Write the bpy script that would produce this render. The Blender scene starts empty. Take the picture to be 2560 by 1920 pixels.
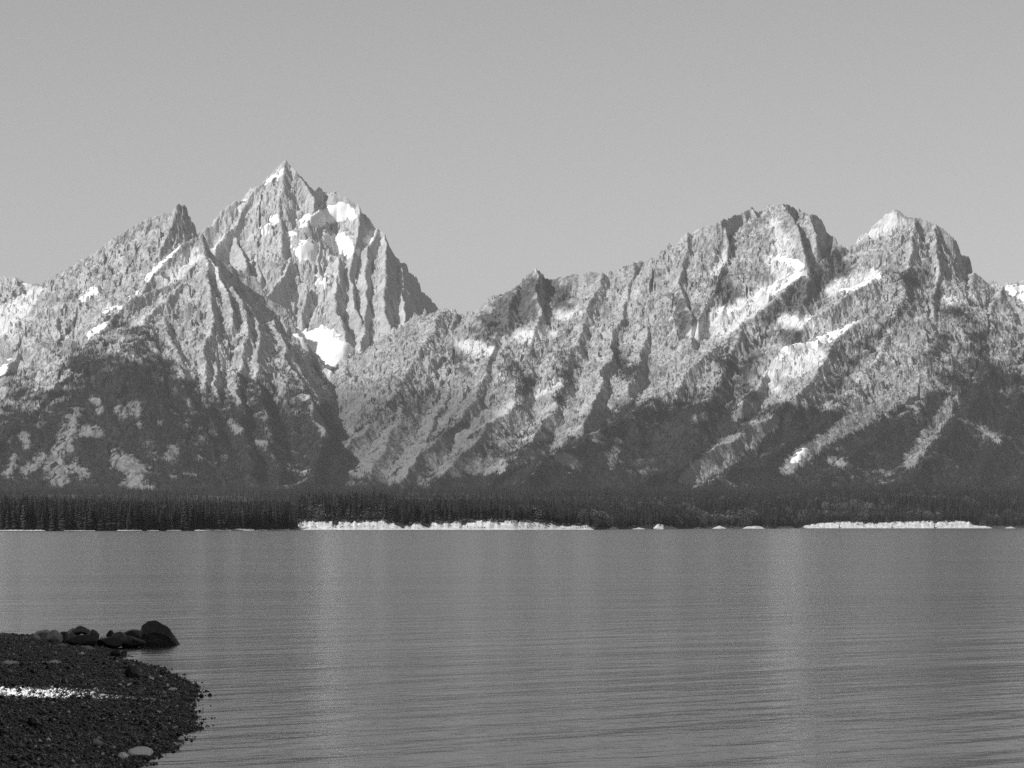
import bpy, bmesh, math, random, time
import numpy as np
from mathutils import Vector, Matrix, noise as mnoise

T0 = time.time()
R = math.radians
random.seed(7)
C = bpy.context.scene.collection
scene = bpy.context.scene

# ------------------------------------------------------------------ camera
EYE = 3.0                       # metres above the lake
FPX = 7816.0                    # focal length in photo pixels (2560 wide)
HORIZON = 1316.0                # photo row of the true horizon
PITCH = math.atan((HORIZON - 960.0) / FPX)
cam = bpy.data.cameras.new('camera')
cam.sensor_width = 36.0
cam.lens = 36.0 * FPX / 2560.0
cam.clip_start = 0.5
cam.clip_end = 80000.0
cam_ob = bpy.data.objects.new('camera', cam)
cam_ob.location = (0, 0, EYE)
cam_ob.rotation_euler = (math.pi / 2 + PITCH, 0, 0)
C.objects.link(cam_ob)
scene.camera = cam_ob

# ------------------------------------------------------------------ sky, sun, exposure
SUN_DIR = Vector((-0.64, -0.38, 0.66)).normalized()      # towards the sun
SUN_ELEV = math.asin(SUN_DIR.z)
SUN_ROT = math.atan2(SUN_DIR.x, SUN_DIR.y)
world = bpy.data.worlds.new('World')
scene.world = world
world.use_nodes = True
wn = world.node_tree
wn.nodes.clear()
sky = wn.nodes.new('ShaderNodeTexSky')
sky.sky_type = 'NISHITA'
sky.sun_disc = False
sky.sun_elevation = SUN_ELEV
sky.sun_rotation = SUN_ROT
sky.altitude = 2000.0
sky.air_density = 1.0
sky.dust_density = 7.0
bw = wn.nodes.new('ShaderNodeRGBToBW')                   # the photograph is black and white
bg = wn.nodes.new('ShaderNodeBackground')
bg.inputs['Strength'].default_value = 0.125
wo = wn.nodes.new('ShaderNodeOutputWorld')
wn.links.new(sky.outputs[0], bw.inputs[0])
wn.links.new(bw.outputs[0], bg.inputs[0])
wn.links.new(bg.outputs[0], wo.inputs[0])

sun = bpy.data.lights.new('sun', 'SUN')
sun.energy = 4.8
sun.angle = R(0.5)
sun.color = (1, 1, 1)
sun_ob = bpy.data.objects.new('sun', sun)
sun_ob.rotation_euler = SUN_DIR.to_track_quat('Z', 'Y').to_euler()
sun_ob.location = (-60, -20, 80)
C.objects.link(sun_ob)

scene.view_settings.view_transform = 'Standard'
scene.view_settings.look = 'None'
scene.view_settings.gamma = 1.0
scene.view_settings.use_curve_mapping = False
scene.view_settings.exposure = 0.0
scene.render.engine = 'CYCLES'
scene.cycles.use_denoising = False
scene.cycles.max_bounces = 6
scene.cycles.diffuse_bounces = 2
scene.cycles.glossy_bounces = 3
scene.cycles.volume_bounces = 0

# ------------------------------------------------------------------ helpers
def px(x, y, Y):
    """photo pixel + distance in metres -> point of the place"""
    u, v = x - 1280.0, 960.0 - y
    cy = FPX * math.cos(PITCH) - v * math.sin(PITCH)
    cz = FPX * math.sin(PITCH) + v * math.cos(PITCH)
    k = Y / cy
    return (u * k, Y, EYE + cz * k)

def tag(o, label=None, cat=None, group=None, kind=None):
    if label: o['label'] = label
    if cat: o['category'] = cat
    if group: o['group'] = group
    if kind: o['kind'] = kind
    return o

def link(name, me, mat=None, parent=None):
    o = bpy.data.objects.new(name, me)
    C.objects.link(o)
    if mat is not None and not me.materials: me.materials.append(mat)
    if parent is not None: o.parent = parent
    return o

def np_mesh(name, verts, faces, smooth=True):
    """fast mesh from arrays; faces all quads or all triangles"""
    me = bpy.data.meshes.new(name)
    verts = np.ascontiguousarray(verts, dtype=np.float32)
    faces = np.ascontiguousarray(faces, dtype=np.int32)
    n, k = faces.shape
    me.vertices.add(len(verts))
    me.vertices.foreach_set('co', verts.ravel())
    me.loops.add(n * k)
    me.loops.foreach_set('vertex_index', faces.ravel())
    me.polygons.add(n)
    me.polygons.foreach_set('loop_start', np.arange(0, n * k, k, dtype=np.int32))
    me.update(calc_edges=True)
    me.polygons.foreach_set('use_smooth', np.full(n, smooth, dtype=bool))
    me.validate()
    return me

def attr(me, name, values):
    a = me.attributes.new(name, 'FLOAT', 'POINT')
    a.data.foreach_set('value', np.ascontiguousarray(values, dtype=np.float32))

_rng = np.random.RandomState(11)
_perm = np.tile(_rng.permutation(256), 2).astype(np.int32)
_ang = _rng.rand(256) * 2 * np.pi
_gx, _gy = np.cos(_ang).astype(np.float32), np.sin(_ang).astype(np.float32)

def perlin(x, y, seed=0):
    x = x.astype(np.float32); y = y.astype(np.float32)
    fx, fy = np.floor(x), np.floor(y)
    xi = fx.astype(np.int32) + seed * 37; yi = fy.astype(np.int32) + seed * 91
    x = x - fx; y = y - fy
    u = x * x * x * (x * (x * 6 - 15) + 10); v = y * y * y * (y * (y * 6 - 15) + 10)
    def g(i, j, dx, dy):
        h = _perm[_perm[i & 255] + (j & 255)]
        return _gx[h] * dx + _gy[h] * dy
    a = g(xi, yi, x, y); b = g(xi + 1, yi, x - 1, y)
    c = g(xi, yi + 1, x, y - 1); d = g(xi + 1, yi + 1, x - 1, y - 1)
    a += u * (b - a); c += u * (d - c)
    return (a + v * (c - a)) * 1.5

def fbm(x, y, oct=4, seed=0, gain=0.5):
    s = 0; amp = 1.0; f = 1.0
    for i in range(oct):
        s = s + amp * perlin(x * f, y * f, seed + i); amp *= gain; f *= 2.03
    return s

def ridged(x, y, oct=4, seed=0, gain=0.5):
    s = 0; amp = 1.0; f = 1.0
    for i in range(oct):
        s = s + amp * (1 - 2 * np.abs(perlin(x * f, y * f, seed + i))); amp *= gain; f *= 2.1
    return s

def smooth(e0, e1, x):
    t = np.clip((x - e0) / (e1 - e0), 0, 1)
    return t * t * (3 - 2 * t)

def blur(a, n):
    for _ in range(n):
        a = a.copy()
        a[1:-1] = (a[:-2] + 2 * a[1:-1] + a[2:]) / 4
        a[:, 1:-1] = (a[:, :-2] + 2 * a[:, 1:-1] + a[:, 2:]) / 4
    return a

# node helper
def mat_new(name):
    m = bpy.data.materials.new(name); m.use_nodes = True
    nt = m.node_tree; nt.nodes.clear()
    out = nt.nodes.new('ShaderNodeOutputMaterial')
    b = nt.nodes.new('ShaderNodeBsdfPrincipled')
    nt.links.new(b.outputs[0], out.inputs[0])
    return m, nt, b

def N(nt, t, **kw):
    n = nt.nodes.new(t)
    for k, v in kw.items():
        if k.startswith('i_'):
            key = k[2:]
            n.inputs[int(key) if key.isdigit() else key].default_value = v
        else: setattr(n, k, v)
    return n

def math_node(nt, op, a, b=None, clamp=False):
    n = nt.nodes.new('ShaderNodeMath'); n.operation = op; n.use_clamp = clamp
    for i, s in enumerate((a, b)):
        if s is None: continue
        if isinstance(s, (int, float)): n.inputs[i].default_value = s
        else: nt.links.new(s, n.inputs[i])
    return n.outputs[0]

def mix_val(nt, f, a, b):
    n = nt.nodes.new('ShaderNodeMix'); n.data_type = 'FLOAT'
    for s, i in ((f, 0), (a, 2), (b, 3)):
        if isinstance(s, (int, float)): n.inputs[i].default_value = s
        else: nt.links.new(s, n.inputs[i])
    return n.outputs[0]

def ramp(nt, f, a, b, lo=0.0, hi=1.0):
    n = nt.nodes.new('ShaderNodeMapRange'); n.clamp = True
    nt.links.new(f, n.inputs[0])
    n.inputs[1].default_value = a; n.inputs[2].default_value = b
    n.inputs[3].default_value = lo; n.inputs[4].default_value = hi
    return n.outputs[0]

def pos(nt, scale=(1, 1, 1)):
    g = nt.nodes.new('ShaderNodeNewGeometry')
    m = nt.nodes.new('ShaderNodeMapping'); m.inputs['Scale'].default_value = scale
    nt.links.new(g.outputs['Position'], m.inputs['Vector'])
    return m.outputs[0]

def noise_tex(nt, vec, scale, detail=4, rough=0.55):
    n = nt.nodes.new('ShaderNodeTexNoise')
    n.inputs['Scale'].default_value = scale; n.inputs['Detail'].default_value = detail
    n.inputs['Roughness'].default_value = rough
    nt.links.new(vec, n.inputs['Vector'])
    return n.outputs[0]

def craggy(nt, vec, scale):
    n = noise_tex(nt, vec, scale, 6, .6).node
    n.noise_type = 'RIDGED_MULTIFRACTAL'; n.normalize = True
    return n.outputs[0]

def grey(b, v):
    b.inputs['Base Color'].default_value = (v, v, v, 1)

# ================================================================== MOUNTAINS
# ridge crests surveyed as (photo x, photo y, distance km)
G_LEFT, G_GRAND, G_RIGHT, G_FARL, G_FARR = 0, 1, 2, 3, 4
RIDGES = []          # (group, slope, jag, [(x,y,km)...])
def rg(group, slope, jag, pts, fin=1.0):
    out = []; last = None
    for p in pts:
        out.append((p[0], p[1], p[2] if len(p) > 2 else None))
    # fill in missing distances linearly
    ks = [i for i, p in enumerate(out) if p[2] is not None]
    res = []
    for i, p in enumerate(out):
        if p[2] is None:
            a = max(k for k in ks if k < i); b = min([k for k in ks if k > i] or [a])
            d = out[a][2] if a == b else out[a][2] + (out[b][2] - out[a][2]) * (i - a) / (b - a)
            p = (p[0], p[1], d)
        res.append(p)
    RIDGES.append((group, slope, jag, res, fin))

# ---- left massif
rg(0, 0.95, .05, [(-460,900,11.8),(-300,850,11.75),(-160,842,11.7),(-60,800),(0,757),(60,736),(100,716),(128,686),(140,678),(170,668),(215,640),(240,622),(268,595),(300,582),(320,565),(345,550),(378,540),(405,527),(436,522),(446,509,11.72),(458,508,11.73),(468,536,11.86),(482,556,11.96),(497,580,12.05)], fin=1.6)
rg(0, 1.15, .04, [(300,582,11.72),(262,660,11.6),(225,720,11.45),(200,780,11.3),(190,850,11.05)])
rg(0, 1.15, .04, [(378,540,11.72),(345,630,11.6),(318,700,11.45),(300,760,11.3)])
rg(0, 1.2, .04, [(446,510,11.73),(425,590,11.62),(385,650,11.5)])
rg(0, 1.0, .04, [(170,668,11.7),(115,770,11.45),(70,850,11.2),(20,920,11.0),(-60,1000,10.7)])
rg(0, 0.9, .04, [(50,740,11.7),(0,830,11.4),(-60,900,11.2)])
rg(0, 1.1, .03, [(505,581,11.5),(478,597),(454,609,11.42),(415,650,11.36),(376,695,11.27),(350,738,11.2),(325,785,11.08)])
rg(0, 1.1, .04, [(505,581,11.5),(498,640,11.4),(475,695,11.27),(430,712),(380,725,11.15),(324,747,11.05),(285,790),(250,825,10.92),(215,855,10.85),(195,905,10.7),(150,965,10.45),(100,1015,10.2),(40,1065,9.95)])
rg(0, 0.9, .04, [(478,700,11.25),(430,742),(370,788,10.97),(330,820),(284,849,10.78),(230,890,10.62),(170,940,10.42),(120,985,10.25),(60,1040,10.05),(-10,1110,9.8)])
rg(0, 0.8, .05, [(370,788,10.97),(342,860,10.65),(330,940,10.35),(300,1020,10.1),(290,1110,9.8),(285,1190,9.55)])
rg(0, 0.95, .05, [(405,790,11.0),(430,860,10.8),(460,930,10.58),(475,990,10.38),(480,1080,10.05),(470,1180,9.65)])
rg(0, 0.8, .05, [(230,890,10.62),(215,970,10.35),(190,1050,10.05),(160,1120,9.8),(140,1200,9.55)])
rg(0, 0.8, .05, [(60,1040,10.05),(40,1120,9.8),(30,1200,9.55)])
rg(0, 0.8, .05, [(330,940,10.35),(380,1030,10.05),(400,1120,9.75),(410,1200,9.5)])
rg(0, 1.2, .05, [(507,590,11.46),(520,640,11.38),(545,690,11.28),(565,722,11.2),(582,775,11.1),(585,800,11.03)])
rg(0, 1.1, .05, [(512,625,11.4),(530,750,11.1),(522,830,10.92),(515,900,10.75),(512,990,10.5),(540,1080,10.15),(560,1180,9.7)])
rg(0, 1.1, .05, [(470,700,11.27),(480,780,11.1),(500,850,10.95),(545,925,10.75),(545,990,10.5)])
rg(0, 1.2, .05, [(585,715,11.28),(605,755,11.2),(614,800,11.1),(610,860,10.95),(607,918,10.8),(595,965,10.65),(610,1040,10.35),(630,1130,9.95),(640,1200,9.65)])
rg(0, 1.2, .05, [(630,760,11.27),(647,808,11.15),(646,870,10.98),(643,941,10.78),(655,1000,10.55),(680,1090,10.2),(700,1180,9.8)])
rg(0, 1.1, .05, [(690,800,11.35),(703,840,11.22),(712,890,11.05),(752,945,10.85),(775,1010,10.6),(812,1090,10.3),(800,1160,10.0)])
rg(0, 1.25, .05, [(505,581,11.5),(520,610,11.54),(545,638,11.58),(590,668,11.64),(640,688,11.66),(660,742,11.62),(715,775,11.64),(745,835,11.6),(775,870),(800,899,11.62),(850,957,11.62),(905,1014,11.6)])
# ---- great peak behind
rg(1, 1.4, .05, [(470,600,12.4),(497,575,12.45),(520,562),(540,553),(548,535),(570,508),(590,495),(612,497),(630,475),(650,456),(672,445),(700,425),(711,410),(720,397,12.75),(730,408),(737,420),(757,440,12.76),(770,462,12.78),(783,470,12.82),(800,466,12.96),(822,480,13.04),(834,486,12.8),(846,480,12.76),(870,490,12.75),(893,505),(905,530),(920,545),(932,563),(945,570),(962,580,12.72),(967,615,12.74),(975,628,12.77),(1000,650,12.88),(1012,664,12.66),(1022,678,12.68),(1050,710,12.86),(1075,745,12.98),(1095,768,13.06),(1125,790,13.1)], fin=1.4)
rg(1, 1.5, .04, [(712,412,12.74),(665,452,12.68),(638,478),(612,510,12.58),(590,560),(562,592,12.4),(540,625,12.3)])
rg(1, 1.6, .04, [(672,448,12.72),(657,500),(650,560,12.52),(642,640),(648,690,12.25)], fin=.6)
rg(1, 1.6, .04, [(720,400,12.74),(706,470,12.62),(703,560,12.48),(712,620,12.36)], fin=.3)
rg(1, 1.5, .03, [(735,416,12.74),(760,450,12.7),(785,490,12.64),(786,522,12.58),(768,552,12.52)], fin=.6)
rg(1, 1.5, .03, [(737,640,12.36),(716,678,12.27),(690,712,12.16),(664,745,12.05)], fin=.8)
rg(1, 1.6, .04, [(737,645,12.36),(733,690,12.3),(722,760,12.24),(712,800,12.2)], fin=.8)
rg(1, 1.5, .04, [(600,510,12.6),(580,570,12.5),(600,620,12.38),(610,665,12.25)])
rg(1, 1.5, .04, [(893,506,12.72),(898,560,12.64),(890,605,12.58),(880,640,12.5),(880,700,12.38),(890,762,12.25),(900,800,12.15)])
rg(1, 1.6, .03, [(938,570,12.72),(915,620,12.58),(914,700,12.4),(922,760,12.27),(905,830,12.1),(895,880,11.95)], fin=.6)
rg(1, 1.6, .04, [(963,585,12.7),(966,640,12.55),(955,720,12.38),(970,790,12.2),(985,850,12.05)], fin=.5)
rg(1, 1.6, .03, [(1005,655,12.65),(1012,700,12.55),(1008,750,12.42),(1015,800,12.28),(1042,860,12.1)], fin=.5)
rg(1, 1.6, .05, [(800,600,12.5),(806,660,12.42),(803,730,12.3),(795,790,12.18)], fin=.7)
rg(1, 1.6, .05, [(850,640,12.45),(840,700,12.32),(845,780,12.15),(865,850,11.98)], fin=.5)
rg(1, 1.6, .05, [(765,700,12.28),(762,760,12.2),(750,820,12.12)], fin=.7)
rg(1, 1.5, .05, [(895,880,11.95),(932,905,11.9),(920,960,11.8),(905,980,11.75)])
rg(1, 0.7, .02, [(740,835,11.95),(800,890,11.85),(860,950,11.75),(920,990,11.68)])
# ---- right massif
rg(2, 1.0, .06, [(1060,800,11.9),(1092,768,11.9),(1112,772),(1130,767),(1150,778),(1180,788),(1205,795),(1225,799),(1234,788),(1245,765),(1280,735),(1300,710),(1315,685),(1338,669),(1350,672,11.9),(1365,690,11.98),(1380,698,12.06),(1395,692,11.98),(1407,690,11.9),(1422,677),(1440,675),(1455,681),(1470,674),(1490,672),(1510,680),(1540,676),(1565,672),(1590,655),(1600,647),(1640,645),(1660,632),(1680,610),(1720,580,11.9),(1760,562,11.88),(1800,549,11.86),(1815,545,11.9),(1825,542,11.99),(1850,534,12.08),(1865,525,12.12),(1878,516,12.14),(1895,526,12.26),(1912,516,12.3),(1924,513,12.1),(1930,511,11.94),(1950,507,11.9),(1980,509,11.94),(2000,522,12.04),(2010,526,11.93),(2025,530,11.94),(2045,546,12.03),(2055,568,12.1),(2085,592,12.0),(2110,613,11.95),(2138,609,11.95),(2160,590),(2180,560),(2208,532),(2232,519),(2246,520),(2256,530),(2275,535),(2300,540),(2320,550),(2340,555),(2360,568),(2385,590,11.9),(2400,615,11.98),(2420,640,12.08),(2440,680,12.2),(2450,695,12.1),(2475,700,11.92),(2500,715),(2530,740),(2548,762),(2575,775),(2700,830,11.7)], fin=2.6)
rg(2, 1.0, .05, [(1112,772,11.88),(1082,832,11.6),(1048,882,11.4),(1008,942,11.2),(972,1002,11.0),(930,1060,10.8),(872,1120,10.5),(812,1160,10.2),(750,1205,9.85)])
rg(2, 1.2, .05, [(1130,770,11.88),(1135,850,11.65),(1140,930,11.4),(1110,1000,11.1),(1080,1070,10.75),(1040,1140,10.3)], fin=1.5)
rg(2, 1.0, .05, [(1000,900,11.4),(1000,980,11.15),(995,1060,10.85),(960,1130,10.4),(930,1190,10.0)])
rg(2, 1.3, .04, [(1343,669,11.89),(1343,720,11.77),(1346,790,11.55)], fin=1.8)
rg(2, 1.0, .05, [(1300,712,11.88),(1270,780,11.65),(1240,850,11.45),(1220,930,11.2),(1190,1000,10.9),(1130,1070,10.55),(1050,1130,10.2)])
rg(2, 1.0, .05, [(1346,790,11.55),(1330,880,11.3),(1310,960,11.05),(1260,1040,10.7),(1180,1110,10.3)])
rg(2, 1.1, .05, [(1510,680,11.88),(1475,760,11.62),(1445,850,11.38),(1412,950,11.08),(1385,1030,10.78),(1330,1100,10.4),(1260,1170,10.0)])
rg(2, 1.1, .05, [(1590,655,11.88),(1560,760,11.6),(1532,830,11.4),(1525,900,11.2),(1500,980,10.92),(1460,1060,10.55)])
rg(2, 1.1, .05, [(1650,640,11.88),(1632,720,11.7),(1620,800,11.48),(1605,900,11.2),(1575,980,10.9)])
rg(2, 1.2, .05, [(1720,580,11.88),(1704,660,11.72),(1708,730,11.55),(1730,800,11.38),(1725,850,11.22)])
rg(2, 1.5, .04, [(1808,548,11.88),(1818,600,11.8),(1814,640,11.72),(1790,700,11.58),(1765,760,11.42),(1745,810,11.3)], fin=4.2)
rg(2, 1.5, .05, [(1862,530,12.1),(1868,600,11.99),(1860,660,11.84),(1842,730,11.62),(1806,778,11.42)], fin=1.2)
rg(2, 1.5, .05, [(1882,517,12.14),(1898,580,12.0),(1890,640,11.84),(1866,690,11.68),(1870,735,11.52)], fin=4.2)
rg(2, 1.4, .05, [(1936,511,11.91),(1941,560,11.87),(1952,605,11.81),(1966,640,11.72)])
rg(2, 1.4, .05, [(1955,508,11.88),(1984,545,11.8),(1998,580,11.72),(2010,640,11.6)], fin=1.6)
rg(2, 1.4, .05, [(2020,530,11.88),(2030,570,11.8),(2045,610,11.72)], fin=2.0)
rg(2, 1.0, .05, [(2112,613,11.9),(2060,650,11.72),(2020,682,11.6),(1950,732,11.45),(1900,777,11.33),(1850,817,11.22),(1800,862,11.1),(1740,912,10.95),(1690,962,10.8),(1620,1010,10.6),(1540,1060,10.38),(1450,1110,10.15),(1350,1165,9.8)])
rg(2, 1.1, .05, [(2020,690,11.55),(2000,770,11.35),(1985,850,11.12),(1900,950,10.8),(1850,1020,10.5)])
rg(2, 1.1, .05, [(1850,820,11.2),(1820,900,10.98),(1790,970,10.72),(1740,1040,10.4)])
rg(2, 0.95, .05, [(2290,545,11.9),(2282,600,11.75),(2270,665,11.55),(2262,735,11.35),(2200,773,11.22),(2140,806,11.12),(2085,855,10.98),(2062,905,10.82),(2025,962,10.62),(1960,1012,10.42),(1880,1062,10.2),(1800,1112,9.98),(1700,1165,9.7)])
rg(2, 1.0, .05, [(2190,690,11.45),(2120,740,11.3),(2050,785,11.18),(1985,830,11.05)])
rg(2, 0.95, .05, [(2262,735,11.35),(2215,850,11.05),(2160,930,10.82),(2090,1020,10.5),(2010,1090,10.2),(1900,1165,9.8)])
rg(2, 0.95, .05, [(2440,682,11.9),(2405,800,11.55),(2352,900,11.2),(2295,1000,10.82),(2215,1080,10.45),(2130,1140,10.1),(2050,1200,9.75)])
rg(2, 1.2, .05, [(2340,556,11.9),(2345,640,11.72),(2340,720,11.52),(2330,790,11.35)])
rg(2, 0.95, .05, [(2500,716,11.88),(2482,810,11.55),(2465,910,11.2),(2430,1010,10.8),(2375,1085,10.4),(2300,1165,9.95)])
rg(2, 0.95, .05, [(2600,790,11.8),(2575,900,11.4),(2545,1000,11.0),(2500,1100,10.5),(2450,1190,9.9)])
rg(2, 0.95, .05, [(2750,850,11.7),(2720,1000,11.0),(2680,1100,10.5),(2640,1190,9.9)])
# ---- slices of farther mountains
rg(3, 0.9, .05, [(-300,720,13.1),(-120,700),(0,696),(30,690),(55,702),(80,716),(120,730),(180,765,13.1)])
rg(4, 0.9, .04, [(2440,770,13.1),(2500,728),(2530,706),(2560,700),(2640,692),(2800,720,13.1)])

def refine(pts, jag, rr):
    """midpoint displacement: crests are broken, not ruled"""
    p = [np.array(q) for q in pts]
    for lev in range(2):
        q = [p[0]]
        for a, b in zip(p[:-1], p[1:]):
            L = np.linalg.norm(b - a)
            if L > 45:
                m = (a + b) / 2 + np.array([rr.uniform(-1, 1), rr.uniform(-1, 1), rr.uniform(-1, 1)]) * L * jag
                q.append(m)
            q.append(b)
        p = q
    return p

NX, NY = 1350, 900
AMAX = 0.205
ta = np.linspace(-AMAX, AMAX, NX).astype(np.float32)
yy = np.linspace(9000, 13350, NY).astype(np.float32)
X = yy[:, None] * ta[None, :]
Y = np.repeat(yy[:, None], NX, 1)
rr = random.Random(5)

def plain(x, y):
    """wooded flat between the lake and the foot of the mountains"""
    return 3.0 + 92.0 * smooth(3200, 9600, y) + 5 * smooth(2300, 4500, y) * (1 + fbm(x / 420, y / 700, 3, 40))

# warp so that crests and gullies wander
wx = X + 14 * fbm(X / 160, Y / 160, 4, 50, .55)
wy = Y + 14 * fbm(X / 160, Y / 160, 4, 60, .55)
Z = np.full((NY, NX), -1e4, np.float32)
DIST = np.zeros_like(Z); SALONG = np.zeros_like(Z)
OWN = np.full((NY, NX), -1, np.int8)
nseg = 0
FIN = {0: 62, 1: 75, 2: 50, 3: 20, 4: 20}
for ri, (grp, slope, jag, pts, fink) in enumerate(RIDGES):
    P0 = [px(a, b, c * 1000) for a, b, c in pts]
    if P0[-1][2] < 330 and ri > 0 and grp in (0, 2):        # spurs run out into the flat
        q, e = np.array(P0[-2]), np.array(P0[-1]); P0.append(tuple(e + (e - q) * min(3.0, (e[2] + 30) / max(q[2] - e[2], 20))))
    P = refine(P0, jag, rr)
    s0 = ri * 5000.0
    zt = np.mean([p[2] for p in P])
    fin = fink * FIN[grp] * float(smooth(250, 700, zt)) + 12 + (25 if ri in (0,) else 0)
    for A, B in zip(P[:-1], P[1:]):
        nseg += 1
        L = float(np.hypot(*(B - A)[:2])) + 1e-6
        reach = 620.0
        ylo, yhi = min(A[1], B[1]) - reach, max(A[1], B[1]) + min(reach, 420)
        j0, j1 = np.searchsorted(yy, ylo), np.searchsorted(yy, yhi)
        if j1 <= j0: s0 += L; continue
        ylm = max(ylo, 9000)
        i0 = np.searchsorted(ta, (min(A[0], B[0]) - reach) / (ylm if min(A[0], B[0]) - reach < 0 else yhi))
        i1 = np.searchsorted(ta, (max(A[0], B[0]) + reach) / (ylm if max(A[0], B[0]) + reach > 0 else yhi))
        if i1 <= i0: s0 += L; continue
        xs, ys = wx[j0:j1, i0:i1], wy[j0:j1, i0:i1]
        dx, dy = (B[0] - A[0]) / L, (B[1] - A[1]) / L
        t = (xs - A[0]) * dx + (ys - A[1]) * dy
        tc = np.clip(t, 0, L)
        d = np.hypot(xs - (A[0] + dx * tc), ys - (A[1] + dy * tc))
        zr = A[2] + (B[2] - A[2]) * (tc / L)
        ex = (xs - (A[0] + dx * tc)) / np.maximum(d, 1.0)          # right-hand (north) sides are steeper
        hi_ = smooth(230, 650, zr)
        h = zr - slope * d * (0.52 + .3 * hi_ + (0.04 + .2 * hi_) * ex) - fin * (1 + .35 * ex) * (1 - np.exp(-d / 32.0))
        zz = Z[j0:j1, i0:i1]
        m = h > zz
        zz[m] = h[m]
        DIST[j0:j1, i0:i1][m] = d[m]
        SALONG[j0:j1, i0:i1][m] = (s0 + t)[m]
        OWN[j0:j1, i0:i1][m] = grp
        s0 += L
print('tents', nseg, round(time.time() - T0, 1))
# ribs and gullies running down from every crest
Z = blur(np.maximum(Z, -200), 1)
rampd = np.minimum(DIST / 70.0, 1.0)
steep = smooth(150, 520, Z)
wob = 30 * fbm(X / 120, Y / 120, 3, 70)
wob2 = 55 * fbm(X / 170, Y / 140 + Z / 120, 3, 74)
rib = ridged((SALONG + wob + wob2) / 105, DIST / 190, 4, 80, .58)
rib2 = ridged((SALONG + .4 * wob + .3 * wob2) / 40, DIST / 75, 3, 84, .62)
Z = Z + rampd * rib * (9 + 10 * steep)
Z = Z + np.minimum(DIST / 30.0, 1.0) * rib2 * (2.5 + 5.5 * steep)
Z = Z + rampd * 12 * fbm(X / 110, Y / 110, 4, 90, .55)
Z = Z + (1.0 + 3.5 * steep) * ridged(X / 26, Y / 30, 3, 99, .6)
def blocks(sx, sy, seed, tilt, step):
    u = X / sx + .5 * fbm(X / 90, Y / 90, 2, seed + 3); v = Y / sy + .5 * fbm(X / 90, Y / 90, 2, seed + 5)
    iu, iv = np.floor(u).astype(np.int32), np.floor(v).astype(np.int32)
    best = np.full(u.shape, 9e9, np.float32); out = np.zeros(u.shape, np.float32)
    for a in (-1, 0, 1):
        for b_ in (-1, 0, 1):
            h1 = _perm[_perm[(iu + a + seed) & 255] + ((iv + b_) & 255)]; h2 = _perm[(h1 + 57) & 255]; h3 = _perm[(h2 + 91) & 255]; h4 = _perm[(h3 + 33) & 255]; h5 = _perm[(h4 + 71) & 255]
            du = u - (iu + a + h1 / 255.0); dv = v - (iv + b_ + h2 / 255.0)
            d_ = du * du + dv * dv; m_ = d_ < best
            best = np.where(m_, d_, best)
            out = np.where(m_, (h3 / 127.5 - 1) * tilt * du * sx + (h4 / 127.5 - 1) * tilt * dv * sy + (h5 / 127.5 - 1) * step, out)
    return out
sl_ = blur(np.hypot(np.gradient(Z, axis=0) / (yy[1] - yy[0]), np.gradient(Z, axis=1) / ((ta[1] - ta[0]) * Y)), 2)
sl_ = (.25 + .75 * smooth(.75, 1.7, sl_)) * steep * rampd
Z = Z + sl_ * (blocks(52, 60, 11, .30, 4.0) + blocks(19, 24, 23, .30, 1.5))
led = Z / 46 + 1.3 * fbm(X / 240, Y / 240, 3, 104)
Z = Z + steep * np.clip(.3 + fbm(X / 300, Y / 300, 2, 107), 0, 1) * 6.5 * np.sin(6.283 * led) * rampd
base = plain(X, Y)
k = 30.0
hh = np.clip(0.5 + 0.5 * (Z - base) / k, 0, 1)
Z = base + (Z - base) * hh + k * hh * (1 - hh)
OWN[(Z - base) < 4] = -1
print('terrain', round(time.time() - T0, 1))

# ------------------------------------------------------------------ ground cover, surveyed on the mountain faces
cP, sP = math.cos(PITCH), math.sin(PITCH)
_dz = Z - EYE
_fw = Y * cP + _dz * sP
VX = 1280 + FPX * X / _fw
VY = 960 - FPX * (_dz * cP - Y * sP) / _fw
dzdy = np.gradient(Z, axis=0) / (yy[1] - yy[0])
dzdx = np.gradient(Z, axis=1) / ((ta[1] - ta[0]) * Y)
SLOPE = np.hypot(dzdx, dzdy)
n1 = fbm(X / 120, Z / 60 + Y / 200, 4, 101, .6)          # patchiness along the slopes
n2 = fbm(X / 28, Z / 18 + Y / 50, 3, 111, .6)
NE = 9 * n1 + 5 * n2                                      # wander of the patch edges, photo pixels

def stroke(pts, r, own=None, rough=1.0):
    """soft mask (>0 inside) round a line of survey points; r in photo pixels"""
    m = np.full_like(Z, -1e3)
    r = [r] * len(pts) if not isinstance(r, (list, tuple)) else r
    segs = list(zip(pts[:-1], pts[1:], r[:-1], r[1:])) if len(pts) > 1 else [(pts[0], pts[0], r[0], r[0])]
    for a, b, ra, rb in segs:
        dx, dy = b[0] - a[0], b[1] - a[1]
        L2 = dx * dx + dy * dy + 1e-6
        R_ = max(ra, rb) + 45
        i0 = np.searchsorted(VX[NY // 2], min(a[0], b[0]) - R_ - 15); i1 = np.searchsorted(VX[NY // 2], max(a[0], b[0]) + R_ + 15)
        if i1 <= i0: continue
        vx, vy = VX[:, i0:i1], VY[:, i0:i1]
        t = np.clip(((vx - a[0]) * dx + (vy - a[1]) * dy) / L2, 0, 1)
        d = np.hypot(vx - a[0] - t * dx, vy - a[1] - t * dy)
        m[:, i0:i1] = np.maximum(m[:, i0:i1], ra + (rb - ra) * t - d)
    m = m + NE * rough
    if own is not None: m = np.where(np.isin(OWN, own), m, -1e3)
    return m

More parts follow.
